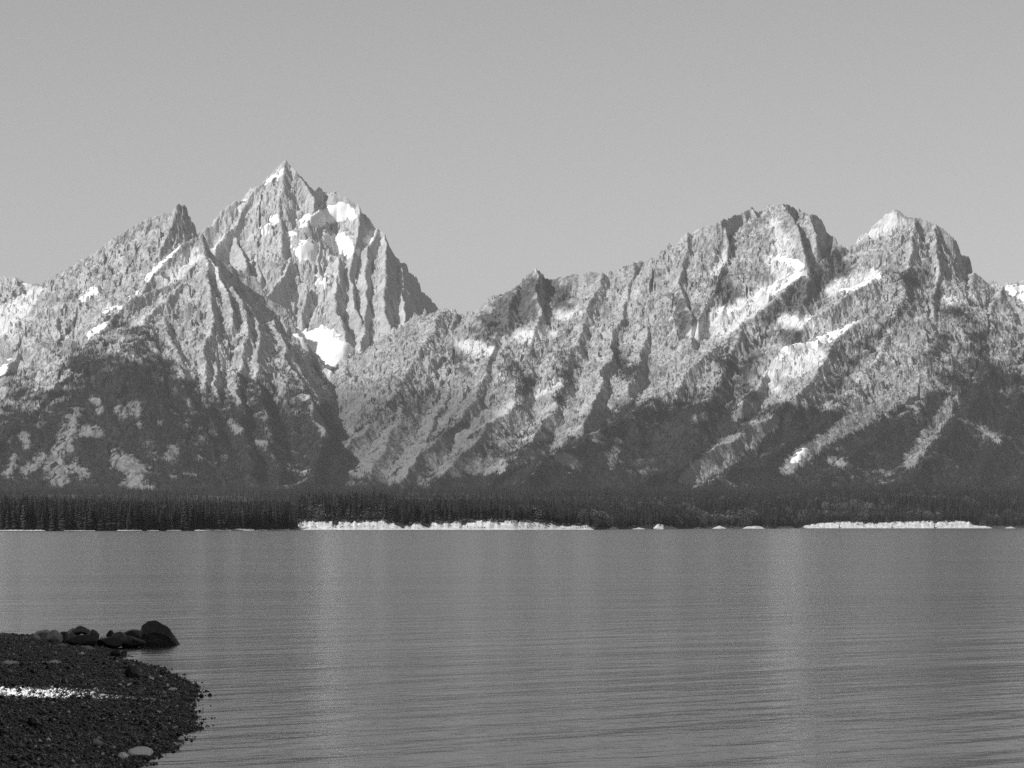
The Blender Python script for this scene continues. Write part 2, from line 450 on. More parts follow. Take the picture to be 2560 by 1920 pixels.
def region(pts, own=None, rough=1.0):
    P = np.array(pts, float)
    i0 = np.searchsorted(VX[NY // 2], P[:, 0].min() - 40); i1 = np.searchsorted(VX[NY // 2], P[:, 0].max() + 40)
    m = np.full_like(Z, -1e3)
    vx, vy = VX[:, i0:i1], VY[:, i0:i1]
    d = np.full_like(vx, 1e6); ins = np.zeros(vx.shape, bool)
    for a, b in zip(P, np.roll(P, -1, 0)):
        e = b - a
        t = np.clip(((vx - a[0]) * e[0] + (vy - a[1]) * e[1]) / (e @ e + 1e-6), 0, 1)
        d = np.minimum(d, np.hypot(vx - a[0] - t * e[0], vy - a[1] - t * e[1]))
        c = (a[1] > vy) != (b[1] > vy)
        with np.errstate(all='ignore'):
            ins ^= c & (vx < e[0] * (vy - a[1]) / (e[1] if abs(e[1]) > 1e-6 else 1e-6) + a[0])
    m[:, i0:i1] = np.where(ins, d, -d)
    m = m + NE * rough
    if own is not None: m = np.where(np.isin(OWN, own), m, -1e3)
    return m

def treeline(pts, own):
    p = np.array(pts, float)
    return np.where(np.isin(OWN, own), VY - np.interp(VX, p[:, 0], p[:, 1]), -1e3)

LEFT, RIGHT = [0, -1], [2, -1]
tl = treeline([(-200,980),(0,965),(100,945),(200,885),(300,845),(372,806),(420,870),(465,950),(520,985),(600,960),(650,965),(700,935),(770,935),(820,905),(880,985),(910,1020)], [0, 1])
tr = treeline([(700,1205),(900,1195),(1060,1175),(1130,1150),(1230,1130),(1280,1128),(1395,1098),(1523,1042),(1650,1008),(1722,962),(1790,985),(1850,1045),(1930,1040),(2010,1000),(2080,985),(2150,1030),(2210,1010),(2290,1005),(2330,960),(2400,930),(2480,880),(2560,900),(2700,900)], [2])
n0 = fbm(X / 210 + Z / 260, Z / 420 + Y / 900, 3, 131, .55)
FOREST = np.minimum(np.maximum(np.where(tl > 0, tl * .45, tl * .8), tr), 70) + 36 * n1 + 16 * n2 + 46 * n0
FOREST = np.where(OWN == -1, 60.0, FOREST)
def put(m):  global FOREST; FOREST = np.maximum(FOREST, m * 1.6)
CUT = np.full_like(Z, -1e3)
def cut(m):  global CUT; CUT = np.maximum(CUT, m)
# outlying woods and shrubby ledges
put(stroke([(1080,1110),(1140,1080),(1210,1065)], [16,20,10], RIGHT))
put(stroke([(1000,960),(1012,1010),(1015,1070)], 5, RIGHT, .6))
put(stroke([(900,1060),(960,1020),(1090,985)], [8,10,8], RIGHT, 1.5))
put(stroke([(1270,900),(1320,960),(1300,1020)], [12,20,12], RIGHT, 2))
put(stroke([(1400,890),(1420,930),(1400,1000)], [5,14,8], RIGHT, 2))
put(stroke([(1545,880),(1570,930)], [10,13], RIGHT, 2))
put(stroke([(1800,900),(1860,930),(1890,880)], [14,22,14], RIGHT, 2.2))
put(stroke([(1800,960),(1880,985)], [16,18], RIGHT, 2.2))
put(stroke([(2100,880),(2200,830),(2290,745)], [4,7,4], RIGHT, 1.8))
put(stroke([(2060,990),(2120,930),(2190,880)], [14,22,12], RIGHT, 1.8))
put(stroke([(2340,740),(2420,800),(2460,900),(2400,960)], [6,12,26,18], RIGHT, 2))
put(stroke([(2330,900),(2360,850)], [14,16], RIGHT, 2))
put(stroke([(2250,690),(2310,700)], [12,14], RIGHT, 2))
# bare chutes, scree and clearings inside the woods
for pts, r, ro in [
    ([(192,1030),(172,1075),(163,1112)], [14,24,18], 1.6), ([(205,1078),(240,1084)], 13, 1.6), ([(150,1125),(138,1160),(140,1195)], [14,26,26], 1.2),
    ([(110,1142),(62,1180)], 9, 1.0), ([(190,1172),(215,1185)], 12, 1.6), ([(300,1150),(345,1175),(330,1205)], [20,30,22], 1.8), ([(297,1022),(306,1035)], 9, .8),
    ([(335,1015),(342,1030)], 12, .8), ([(240,1005),(244,1020)], 8, .8), ([(503,1103)], 11, .8), ([(125,957),(168,932)], 7, .6), ([(20,1180),(35,1150)], 10, 1.2),
    ([(312,848),(300,856)], 7, .6), ([(430,1120),(425,1140)], 10, 1.2), ([(60,1095),(70,1110)], 8, 1), ([(330,1215),(380,1222)], 8, 1), ([(350,1060)],6,.8), ([(400,1058)],6,.6),
    ([(416,822),(450,845),(505,872)], [12,22,18], .7), ([(418,835),(445,890),(474,945)], [8,8,6], .6), ([(508,930),(512,992)], 8, .5), ([(538,924),(541,985)], 6, .5),
    ([(562,930),(580,965),(597,1005)], [9,10,6], .5), ([(607,818),(609,918)], 9, .4), ([(646,808),(643,940)], 9, .4), ([(700,825),(704,850)], 15, .5), ([(702,945),(704,980)], 9, .6),
    ([(770,950),(800,985)], [16,20], .6), ([(780,1015),(815,1092)], [8,7], .8), ([(845,1025),(848,1050)], 8, .8), ([(475,1000),(480,1028)], 6, .4), ([(575,1060),(600,1080)], 6, 1),
    ([(660,1110),(640,1105)], 7, 1), ([(560,1145)], 6, .5)]:
    cut(stroke(pts, r, [0, -1], ro))
for pts, r, ro in [
    ([(1085,1118),(1160,1080),(1240,1038),(1300,1000)], [8,12,12,8], .7), ([(1265,1062),(1350,1000),(1392,962)], [10,15,14], .7), ([(1472,915),(1440,990),(1404,1085),(1396,1110)], [10,14,12,8], .7),
    ([(1450,1075),(1515,1045)], [8,10], .7), ([(1510,992),(1640,968),(1722,918)], [14,20,16], .9), ([(1766,1034),(1740,1045)], 8, .8), ([(1838,1042),(1905,1015),(2000,962),(2052,932)], 9, .9),
    ([(1930,1055),(1850,1110),(1790,1155),(1730,1195)], [18,28,34,26], 1.0), ([(2322,797),(2287,889),(2229,993),(2150,1046),(2090,1080),(2020,1130),(1962,1174)], [16,22,24,21,19,17,13], .9),
    ([(2140,945),(2180,900),(2235,850)], [14,12,10], 1.2), ([(2230,990),(2325,952)], 12, 1.2), ([(2385,1005),(2330,1080),(2272,1160)], [12,16,16], .9), ([(2440,1060),(2500,1110)], 5, 1),
    ([(2520,850),(2530,900)], [14,12], 1.5), ([(2365,752),(2440,745)], 12, .8), ([(1540,1110),(1530,1160)], 8, 1.5), ([(1410,1150),(1440,1160)], 12, 1.6), ([(740,1180),(800,1150)], 14, 1),
    ([(880,1140),(900,1175)], [10,8], 1.5), ([(1100,1170),(1250,1160)], 18, 1.5), ([(1280,1165),(1380,1120)], 7, .8), ([(2080,1150),(2120,1165)], 8, 1)]:
    cut(stroke(pts, r, [2, -1], ro))
cut(region([(1914,912),(1953,866),(2031,872),(2060,905),(2031,947),(1960,990),(1920,965)], [2], .5))
# brushy grass apron at the foot of the right mountain: scattered trees only
APRON = np.where(np.isin(OWN, [2, -1]), np.minimum(smooth(930, 1010, VY), 1) * smooth(690, 780, VX) * (1 - smooth(1180, 1330, VX)), 0) * smooth(.02, .1, SLOPE)
FOREST = FOREST - 34 * APRON * (n1 * .9 + .35)
# dark rock faces; some right-hand sides get their shade painted in
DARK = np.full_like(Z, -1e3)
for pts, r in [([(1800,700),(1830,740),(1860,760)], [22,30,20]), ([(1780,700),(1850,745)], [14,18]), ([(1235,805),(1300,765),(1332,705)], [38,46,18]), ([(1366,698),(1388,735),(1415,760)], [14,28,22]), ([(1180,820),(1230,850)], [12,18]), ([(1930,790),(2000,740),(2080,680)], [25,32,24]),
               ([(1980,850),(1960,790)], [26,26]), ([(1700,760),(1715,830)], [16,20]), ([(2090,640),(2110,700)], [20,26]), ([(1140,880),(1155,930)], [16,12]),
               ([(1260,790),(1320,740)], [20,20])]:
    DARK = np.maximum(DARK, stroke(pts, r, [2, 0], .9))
# smooth pale talus; a few strokes paint sunlit ribs brighter
TALUS = np.full_like(Z, -1e3)
for pts, r, own in [([(1935,560),(1960,620)], [14,22], [2]), ([(1925,650),(1960,690),(2008,668)], [14,24,10], [2]), ([(1930,720),(1870,770),(1800,808),(1740,838)], [16,30,34,16], [2]), ([(1925,930),(1985,905),(2035,895)], [22,36,24], [2]), ([(1945,975),(1930,955)], [8,14], [2]), ([(1085,1118),(1160,1080),(1240,1038),(1300,1000),(1392,962)], [7,10,10,9,9], [2]), ([(2150,560),(2200,545),(2245,560),(2120,600)], [18,22,18,12], [2]), ([(2180,690),(2080,725)], [18,16], [2]),
                    ([(1960,800),(2070,815)], [16,14], [2]), ([(0,800),(60,760),(100,725)], [40,24,10], [0]), ([(420,700),(480,640)], [14,20], [0]), ([(284,849),(330,818),(368,792)], [6,9,8], [0]),
                    ([(530,665),(560,712)], [14,8], [0]), ([(1150,860),(1230,880)], [12,14], [2]), ([(1300,840),(1380,830)], [14,10], [2]), ([(1785,690),(1812,640)], [9,8], [2]),
                    ([(1400,790),(1450,780)], [8,8], [2]), ([(2370,748),(2430,740)], [16,10], [2]), ([(760,940),(830,960)],[20,10],[1]), ([(560,600),(545,620)],[18,16],[1])]:
    TALUS = np.maximum(TALUS, stroke(pts, r, own, .6))
n3 = fbm(X / 46, Z / 26 + Y / 70, 4, 121, .65)
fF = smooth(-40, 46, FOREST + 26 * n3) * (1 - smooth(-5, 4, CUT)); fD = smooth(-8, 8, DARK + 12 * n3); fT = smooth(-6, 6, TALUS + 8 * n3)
print('cover', round(time.time() - T0, 1))

# ------------------------------------------------------------------ snow: thicker sheets lying in the hollows
SNOW = np.full_like(Z, -1e3)
SNOWS = [  # (owner, label, survey outline or line)
 (1, 'summit', [('r',[(752,566),(775,548),(800,530),(835,522),(852,508),(872,505),(884,540),(868,532),(835,546),(800,566)])]),
 (1, 'mid', [('r',[(800,585),(812,580),(830,592),(872,598),(882,612),(893,620),(885,632),(845,632),(832,612),(808,602)])]),
 (1, 'left', [('r',[(732,614),(760,608),(792,614),(785,640),(775,652),(752,650),(742,640)])]),
 (1, 'small', [('s',[(818,638),(832,640)],6), ('s',[(846,643),(854,643)],4)]),
 (1, 'glacier', [('r',[(742,836),(775,838),(806,826),(822,826),(838,846),(872,862),(876,870),(866,888),(846,905),(852,940),(890,966),(928,984),(922,1000),(880,982),(840,955),(815,930),(800,895),(770,868)])]),
 (1, 'ledge', [('s',[(664,572),(690,548)],[5,9]), ('s',[(722,588),(735,580)],5)]),
 (1, 'edge', [('s',[(655,462),(690,440),(710,423)],[2,4,4]), ('s',[(597,517),(612,500)],[4,4]), ('s',[(918,600),(942,575)],[5,6])]),
 (1, 'vee', [('s',[(790,695),(808,706),(818,692)],4)]),
 (0, 'gully', [('s',[(376,693),(400,662),(440,624),(460,608)],[7,6,5,4])]),
 (0, 'patch', [('s',[(222,838),(258,815)],[5,8])]),
 (0, 'patch', [('s',[(262,782),(300,765)],[3,6]), ('s',[(325,745),(345,728),(368,732)],[3,4,3])]),
 (0, 'corner', [('s',[(-30,940),(5,925),(38,908)],[14,9,5])]),
 (0, 'ledge', [('s',[(205,745),(240,722)],[5,8])]),
 (2, 'bowl', [('s',[(1935,645),(1975,655),(2012,667)],[4,7,6]), ('s',[(2010,672),(1975,704),(1940,722),(1915,728)],[5,10,8,4])]),
 (2, 'tongue', [('s',[(1905,735),(1880,758)],[8,5]), ('s',[(1800,778),(1850,778)],5)]),
 (2, 'line', [('s',[(1965,873),(2020,866),(2080,838),(2148,806)],[5,8,9,3])]),
 (2, 'patch', [('s',[(2105,724),(2140,722),(2200,690)],[4,6,5])]),
 (2, 'patch', [('s',[(1990,800),(2060,795)],[4,5])]),
 (2, 'chute', [('s',[(1984,1153),(2012,1127)],[4,7])]),
 (4, 'far', [('s',[(2520,722),(2560,730),(2620,735)],[6,18,20])]),
 (3, 'far', [('s',[(63,711),(90,716)],[4,5])]),
]
snow_masks = []
for own, nm, shapes in SNOWS:
    m = np.full_like(Z, -1e3)
    for sh in shapes:
        grow = 3 if nm in ('summit', 'mid', 'left', 'glacier') and own == 1 else 1.5
        o = [own] if own != 1 else [1, 0] if nm == 'glacier' else [1]
        q = region(sh[1], o, 1.0) if sh[0] == 'r' else stroke(sh[1], sh[2], o, .4)
        m = np.maximum(m, q + grow)
    snow_masks.append((own, m)); SNOW = np.maximum(SNOW, m)
fF = fF * (1 - smooth(-14, -2, SNOW))
APRON = np.maximum(APRON, smooth(-6, 4, CUT) * smooth(940, 1040, VY) * (1 - fT) * np.where(OWN == 2, .55, .9))

# ------------------------------------------------------------------ materials of the land
def rock_material(name, tone, contrast, speck):
    m, nt, b = mat_new(name)
    A = lambda n: N(nt, 'ShaderNodeAttribute', attribute_name=n).outputs['Fac']
    p = pos(nt)
    strata = noise_tex(nt, pos(nt, (1, 1, 0.35)), 0.018, 6, .62)
    fine = noise_tex(nt, p, 0.07, 5, .7)
    big = noise_tex(nt, p, 0.0045, 3, .5)
    tn = math_node(nt, 'ADD', math_node(nt, 'MULTIPLY', ramp(nt, strata, .3, .7, -1, 1), contrast), math_node(nt, 'MULTIPLY', ramp(nt, fine, .3, .7, -1, 1), contrast * .8))
    tn = math_node(nt, 'ADD', tn, ramp(nt, big, .3, .7, -.12, .12))
    rock = math_node(nt, 'MAXIMUM', math_node(nt, 'MULTIPLY', math_node(nt, 'ADD', tn, 1.0), tone), 0.05)
    if speck > 0:      # clumps of krummholz and black crack shadows breaking the pale rock
        sp = noise_tex(nt, pos(nt, (1, 1, .75)), 0.075, 5, .72)
        msk = ramp(nt, math_node(nt, 'ADD', sp, math_node(nt, 'MULTIPLY', big, .35)), .70 - speck * .1, .78 - speck * .1)
        rock = mix_val(nt, math_node(nt, 'MULTIPLY', msk, .7), rock, .085)
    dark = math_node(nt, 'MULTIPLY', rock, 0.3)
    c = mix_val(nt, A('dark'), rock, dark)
    talus = math_node(nt, 'ADD', ramp(nt, fine, .3, .7, -.06, .07), 0.56)
    c = mix_val(nt, A('talus'), c, talus)
    grass = math_node(nt, 'ADD', ramp(nt, fine, .3, .7, -.05, .05), 0.135)
    c = mix_val(nt, A('apron'), c, grass)
    wood = math_node(nt, 'ADD', ramp(nt, fine, .3, .7, -.008, .012), 0.02)
    c = mix_val(nt, A('forest'), c, wood)
    cc = N(nt, 'ShaderNodeCombineColor')
    for i in range(3): nt.links.new(c, cc.inputs[i])
    nt.links.new(cc.outputs[0], b.inputs['Base Color'])
    b.inputs['Roughness'].default_value = 0.95
    b.inputs['Specular IOR Level'].default_value = 0.15
    bump = N(nt, 'ShaderNodeBump', i_Strength=0.9, i_Distance=9.0)
    h = math_node(nt, 'ADD', craggy(nt, pos(nt, (1, 1, .6)), 0.022), math_node(nt, 'MULTIPLY', noise_tex(nt, p, 0.12, 3, .6), .3))
    nt.links.new(h, bump.inputs['Height'])
    nt.links.new(bump.outputs[0], b.inputs['Normal'])
    return m

M_ROCK = {0: rock_material('rock_grey', .36, .38, .1), 1: rock_material('rock_pale', .40, .22, 0), 2: rock_material('rock_speckled', .345, .36, .3)}
M_SNOW, nt, b = mat_new('snow')
sn = noise_tex(nt, pos(nt), 0.02, 4, .6)
cc = N(nt, 'ShaderNodeCombineColor')
sv = ramp(nt, sn, .3, .7, .78, .9)
for i in range(3): nt.links.new(sv, cc.inputs[i])
nt.links.new(cc.outputs[0], b.inputs['Base Color'])
b.inputs['Roughness'].default_value = .7

# ------------------------------------------------------------------ meshes: one per mountain
own_fill = OWN.copy()
# the foot slopes belong to the mountain above them: walk ownership down towards the lake
for j in range(NY - 2, -1, -1):
    row = own_fill[j]; up = own_fill[j + 1]
    row[row == -1] = up[row == -1]
own_fill[own_fill == -1] = 2
crest_el = np.maximum.accumulate((Z - EYE) / Y, axis=0)
hidden = ((Z - EYE) / Y < crest_el - 0.008)                       # well behind a crest
fid = own_fill[:-1, :-1]
keep = ~(hidden[:-1, :-1] & hidden[1:, 1:])
idx = np.arange(NX * NY).reshape(NY, NX)
quads = np.stack([idx[:-1, :-1], idx[:-1, 1:], idx[1:, 1:], idx[1:, :-1]], -1)
verts = np.stack([X, Y, Z], -1).reshape(-1, 3)
def grid_object(name, sel, vz=None, mat=None, attrs=None):
    q = quads[sel]
    if len(q) == 0: return None
    used, inv = np.unique(q, return_inverse=True)
    v = verts[used].copy()
    if vz is not None: v[:, 2] = vz.ravel()[used]
    me = np_mesh(name, v, inv.reshape(-1, 4), smooth=(mat is M_SNOW))
    for k, a in (attrs or {}).items(): attr(me, k, a.ravel()[used])
    return link(name, me, mat)
ATT = {'forest': fF, 'dark': fD, 'talus': fT, 'apron': APRON}
MOUNT = {}
for g, lab, mk in [(0, 'jagged grey mountain with wooded lower slopes rising behind the dark shoreline trees', 0),
                   (1, 'tallest pale pyramid peak with snowfields and a small glacier', 1),
                   (2, 'long speckled rocky ridge with two summits and diagonal wooded spurs', 2),
                   (3, 'faint dark shoulder of a farther mountain beyond the jagged one', 1),
                   (4, 'sliver of a farther snowy mountain past the two summit ridge', 1)]:
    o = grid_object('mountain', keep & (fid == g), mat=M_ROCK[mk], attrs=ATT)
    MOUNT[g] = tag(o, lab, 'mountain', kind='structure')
Zs = blur(Z, 5); Zg = blur(Z, 14)
for (own, m), nm in zip(snow_masks, [q[1] for q in SNOWS]):
    mm = blur(m, 1)
    big = nm in ('glacier', 'mid', 'left', 'summit')
    zs = (Zg + np.clip(mm * 1.6, -20, 16) + 4) if big else (Zs + np.clip(mm * 0.9, -14, 7) + 0.5)
    f = (mm > -9)
    o = grid_object('snowfield', keep & (f[:-1, :-1] | f[1:, 1:]), vz=zs, mat=M_SNOW)
    if o: o.parent = MOUNT[own]
print('quads', sum(len(o.data.polygons) for o in bpy.data.objects if o.type == 'MESH'))
print('mountains', round(time.time() - T0, 1))
# ================================================================== SHORE, FLAT, FOREST
SH = np.array([(-700,2100),(0,2130),(300,2150),(500,2200),(640,2260),(725,2310),(742,2740),(1000,2755),(1280,2780),(1490,2840),(1560,3300),(1660,3340),(1760,4200),(1930,4260),(1990,5050),(2560,5100),(3300,5300)], float)
def shore_y(pxx): return np.interp(pxx, SH[:, 0], SH[:, 1])
def az(pxx): return (np.asarray(pxx, float) - 1280.0) / (FPX * cP)      # x / y for a photo column near the horizon
# height of the bare bank above the lake, metres
BK = np.array([(-700,.6),(736,.6),(745,8.2),(800,8.4),(840,7.4),(880,8.2),(960,8.6),(985,6),(1008,2.4),(1016,4.2),(1045,6.6),(1070,2.5),(1082,7),(1130,7.6),(1200,8.6),(1290,8.8),(1360,8),(1400,4),(1480,4.2),(1520,2),(1545,3),(1600,2),(1650,3.5),(1700,2),(1800,3),(1900,2.6),(1950,3.5),(1990,3),(2010,5),(2050,9),(2090,11),(2140,11.5),(2180,9),(2240,11),(2300,12.5),(2420,12),(2432,5),(2475,4),(2520,3),(3300,3)], float)
def bank_h(pxx): return np.interp(pxx, BK[:, 0], BK[:, 1])

M_FLOOR, nt, b = mat_new('forest_floor')
f = noise_tex(nt, pos(nt), 0.05, 5, .6); cc = N(nt, 'ShaderNodeCombineColor'); v = ramp(nt, f, .3, .7, .02, .06)
for i in range(3): nt.links.new(v, cc.inputs[i])
nt.links.new(cc.outputs[0], b.inputs['Base Color']); b.inputs['Roughness'].default_value = 1

def ground_z(x, y, pxx):
    d = y - shore_y(pxx)
    return (plain(x, y) - 3.0) * smooth(15, 400, d) + bank_h(pxx) * smooth(5, 15, d) * (.96 - .5 * smooth(30, 900, d)) + 1.5 * smooth(12, 60, d) - 1.5 * (1 - smooth(-6, 8, d))
gp = np.linspace(-420, 2980, 680); gt = np.linspace(0, 1, 90) ** 2.2
GY = (shore_y(gp)[None, :] - 6) + (9040 - shore_y(gp)[None, :]) * gt[:, None]
GX = GY * az(gp)[None, :]
GZ = ground_z(GX.astype(np.float32), GY.astype(np.float32), np.repeat(gp[None, :], 90, 0))
GZ[-6:] = np.minimum(GZ[-6:], GZ[-6:] - 1.5)
gi = np.arange(680 * 90).reshape(90, 680)
me = np_mesh('ground', np.stack([GX, GY, GZ], -1).reshape(-1, 3), np.stack([gi[:-1, :-1], gi[:-1, 1:], gi[1:, 1:], gi[1:, :-1]], -1).reshape(-1, 4))
tag(link('ground', me, M_FLOOR), 'dark wooded flat between the far shore and the mountains', 'ground', kind='structure')

# ---- pale banks
M_SAND, nt, b = mat_new('pale_sand')
f = noise_tex(nt, pos(nt, (1, 1, .4)), 0.16, 6, .7); cc = N(nt, 'ShaderNodeCombineColor'); v = ramp(nt, f, .32, .68, .26, .66)
for i in range(3): nt.links.new(v, cc.inputs[i])
nt.links.new(cc.outputs[0], b.inputs['Base Color']); b.inputs['Roughness'].default_value = .95
bp = N(nt, 'ShaderNodeBump', i_Strength=.6, i_Distance=.8); nt.links.new(f, bp.inputs['Height']); nt.links.new(bp.outputs[0], b.inputs['Normal'])
rb = np.random.RandomState(3)
BANKS = [(-200,116,1.1),(162,240,.35),(294,358,1.2),(370,400,.9),(418,455,.8),(488,560,1.4),(560,640,2.0),(640,738,1.3),
         (740,1484,1),(1516,1546,1.6),(1580,1612,.8),(1628,1694,1.6),(1730,1760,.7),(1780,1814,1.3),(1856,1910,1.5),
         (1940,1986,1.5),(1996,2478,1),(2510,2536,1.1)]
for a0, a1, ks in BANKS:
    n = max(6, int((a1 - a0) / 2.2)); cols = np.linspace(a0, a1, n)
    ends = np.minimum(1, np.minimum(cols - a0, a1 - cols) / (7.0 if a1 < 742 else 16.0))
    dips = 1 - .32 * np.clip(fbm(cols / 23 + 7, cols * 0 + 3.3, 2, 168) * 2.2 - .75, 0, 1)
    left_part = a1 < 742
    if left_part: H = ks * (0.7 + .5 * rb.rand(n)) * (0.25 + .75 * ends)
    else: H = bank_h(cols) * (ks if ks > 1 else 1) * (0.92 + .12 * fbm(cols / 14, cols * 0 + a0, 3, 165) + .1 * (rb.rand(n) - .5)) * (0.12 + .88 * ends ** .7) * dips
    rows = [(-5, -.8), (-1.5, 0.02), (2, .22), (6, .5), (9.5, .78), (13, 1.0), (16, .98), (19, .3)]
    wig = .45 * fbm(cols / 9, cols * 0 + a0, 3, 160)
    V = []
    for dy, hf in rows:
        Yr = shore_y(cols) + dy + wig + (rb.rand(n) - .5) * .5
        V.append(np.stack([Yr * az(cols), Yr, (H * hf if hf > 0 else np.full(n, -.8)) + .12 * (hf > 0)], -1))
    V = np.array(V); gi = np.arange(len(rows) * n).reshape(len(rows), n)
    me = np_mesh('sand_bank', V.reshape(-1, 3), np.stack([gi[:-1, :-1], gi[:-1, 1:], gi[1:, 1:], gi[1:, :-1]], -1).reshape(-1, 4))
    lab = ('thin pale strip of shore under the dark wooded point' if a1 < 742 else 'long white bank along the middle of the far shore' if a0 == 740 else
           'long white bank on the far shore below the twin summits' if a0 == 1996 else 'small pale spot of shore between the two long white banks' if a0 < 1990 else 'small pale spot of shore past the last long white bank')
    tag(link('sand_bank', me, M_SAND), lab, 'bank', kind='structure')

# ---- conifers
M_NEEDLE, nt, b = mat_new('conifer_needles')
oi = N(nt, 'ShaderNodeObjectInfo'); f = noise_tex(nt, pos(nt), 0.6, 2, .6)
v = math_node(nt, 'MULTIPLY', ramp(nt, oi.outputs['Random'], 0, 1, (.007), .042), ramp(nt, f, .3, .7, .7, 1.3))
cc = N(nt, 'ShaderNodeCombineColor')
for i in range(3): nt.links.new(v, cc.inputs[i])
nt.links.new(cc.outputs[0], b.inputs['Base Color']); b.inputs['Roughness'].default_value = .9; b.inputs['Specular IOR Level'].default_value = .1
M_BARK, nt, b = mat_new('bark')
f = noise_tex(nt, pos(nt, (1, 1, .2)), 2.0, 3, .6); cc = N(nt, 'ShaderNodeCombineColor'); v = ramp(nt, f, .3, .7, .06, .16)
for i in range(3): nt.links.new(v, cc.inputs[i])
nt.links.new(cc.outputs[0], b.inputs['Base Color']); b.inputs['Roughness'].default_value = .95

def crown_mesh(seed, slim, z0=.14, droop=1.0, lev=13, thin=.5, nbr=7):
    """whorls of drooping sprays round a leader, unit height"""
    r = random.Random(seed); V = []; F = []
    for k in range(lev):
        t = k / (lev - 1)
        z = z0 + (.94 - z0) * t + r.uniform(-.015, .015)
        rad = slim * (1 - t) ** .85 * r.uniform(.75, 1.2) + .012
        nb = nbr if t < .6 else nbr - 2
        a0 = r.uniform(0, 6.28)
        for q in range(nb):
            if r.random() < .1: continue
            a = a0 + q * 6.283 / nb + r.uniform(-.3, .3); L = rad * r.uniform(.7, 1.25)
            w = L * thin + .01; dr = L * r.uniform(.35, .8) * droop
            ca, sa = math.cos(a), math.sin(a)
            i = len(V)
            V += [(0, 0, z + .035), (ca * L * .6 - sa * w, sa * L * .6 + ca * w, z - dr * .55), (ca * L, sa * L, z - dr), (ca * L * .6 + sa * w, sa * L * .6 - ca * w, z - dr * .55)]
            F.append((i, i + 1, i + 2, i + 3))
    i = len(V); V += [(-.012, 0, .9), (.012, 0, .9), (0, 0, 1.02), (0, 0, 1.02)]; F.append((i, i + 1, i + 2, i + 3))
    return np_mesh('crown', np.array(V), np.array(F), smooth=False)
def trunk_mesh(seed):
    r = random.Random(seed); V = []; F = []
    for k in range(4):
        t = k / 3; z = -.03 + .93 * t; rad = .016 * (1 - t * .85)
        ox, oy = r.uniform(-.004, .004), r.uniform(-.004, .004)
        for q in range(6): V.append((ox + rad * math.cos(q * 1.047), oy + rad * math.sin(q * 1.047), z))
    for k in range(3):
        for q in range(6): F.append((k * 6 + q, k * 6 + (q + 1) % 6, k * 6 + 6 + (q + 1) % 6, k * 6 + 6 + q))
    return np_mesh('trunk', np.array(V), np.array(F))
CROWNS = [crown_mesh(i, s) for i, s in enumerate((.085, .105, .125, .15, .095, .115))] + [crown_mesh(6, .2, lev=34, thin=.22, nbr=15)]
TRUNKS = [trunk_mesh(i) for i in range(3)]
CROWNS.append(crown_mesh(9, .12, .32, .2, lev=30, thin=.22, nbr=14))
for m in CROWNS: m.materials.append(M_NEEDLE)
for m in TRUNKS: m.materials.append(M_BARK)
CROWN_OBS = []
rt = random.Random(21)
def conifer(x, y, z, h, label, group, var=None):
    var = rt.randrange(6) if var is None else var
    e = bpy.data.objects.new('conifer_tree', None); C.objects.link(e)
    e.location = (x, y, z); e.scale = (h, h, h); e.rotation_euler = (rt.uniform(-.03, .03), rt.uniform(-.03, .03), rt.uniform(0, 6.28))
    tag(e, label, 'tree', group)
    link('trunk', TRUNKS[var % 3], parent=e); c = link('crown', CROWNS[var], parent=e)
    if len(CROWN_OBS) < 6 and var == len(CROWN_OBS): CROWN_OBS.append(c)
    return e
for i in range(258):
    if i < 190:
        p = -40 + 775 * (i / 190) + rt.uniform(-4, 4); back = abs(rt.gauss(0, 14)) + 5
        h = rt.triangular(9, 26, 20) * (1 if p < 690 else .8) * (1 + .3 * mnoise.noise(Vector((p / 38, 2.2, 0))))
        lab, grp = 'dark conifer in the dense row along the thin pale shoreline left of the white bank', 'conifers on the near wooded point'
    elif i < 254:
        p = 745 + 780 * ((i - 190) / 64) + rt.uniform(-6, 6); back = rt.uniform(14, 40)
        h = rt.uniform(11, 19); lab, grp = 'conifer standing on top of the white bank along the middle of the far shore', 'conifers above the white bank'
    else:
        p = (2097, 2334, 1630, 2228)[i - 254]; back = -1; h = (11, 13, 12, 9)[i - 254]
        lab, grp = ('lone dark conifer interrupting the white bank under the twin summits', 'conifers breaking the distant white bank')
    y = float(shore_y(p)) + back; x = y * float(az(p))
    z = float(ground_z(np.array([x], np.float32), np.array([y], np.float32), np.array([p]))[0]) - .2
    conifer(x, y, z, h, lab, grp, var=i if i < 6 else None)

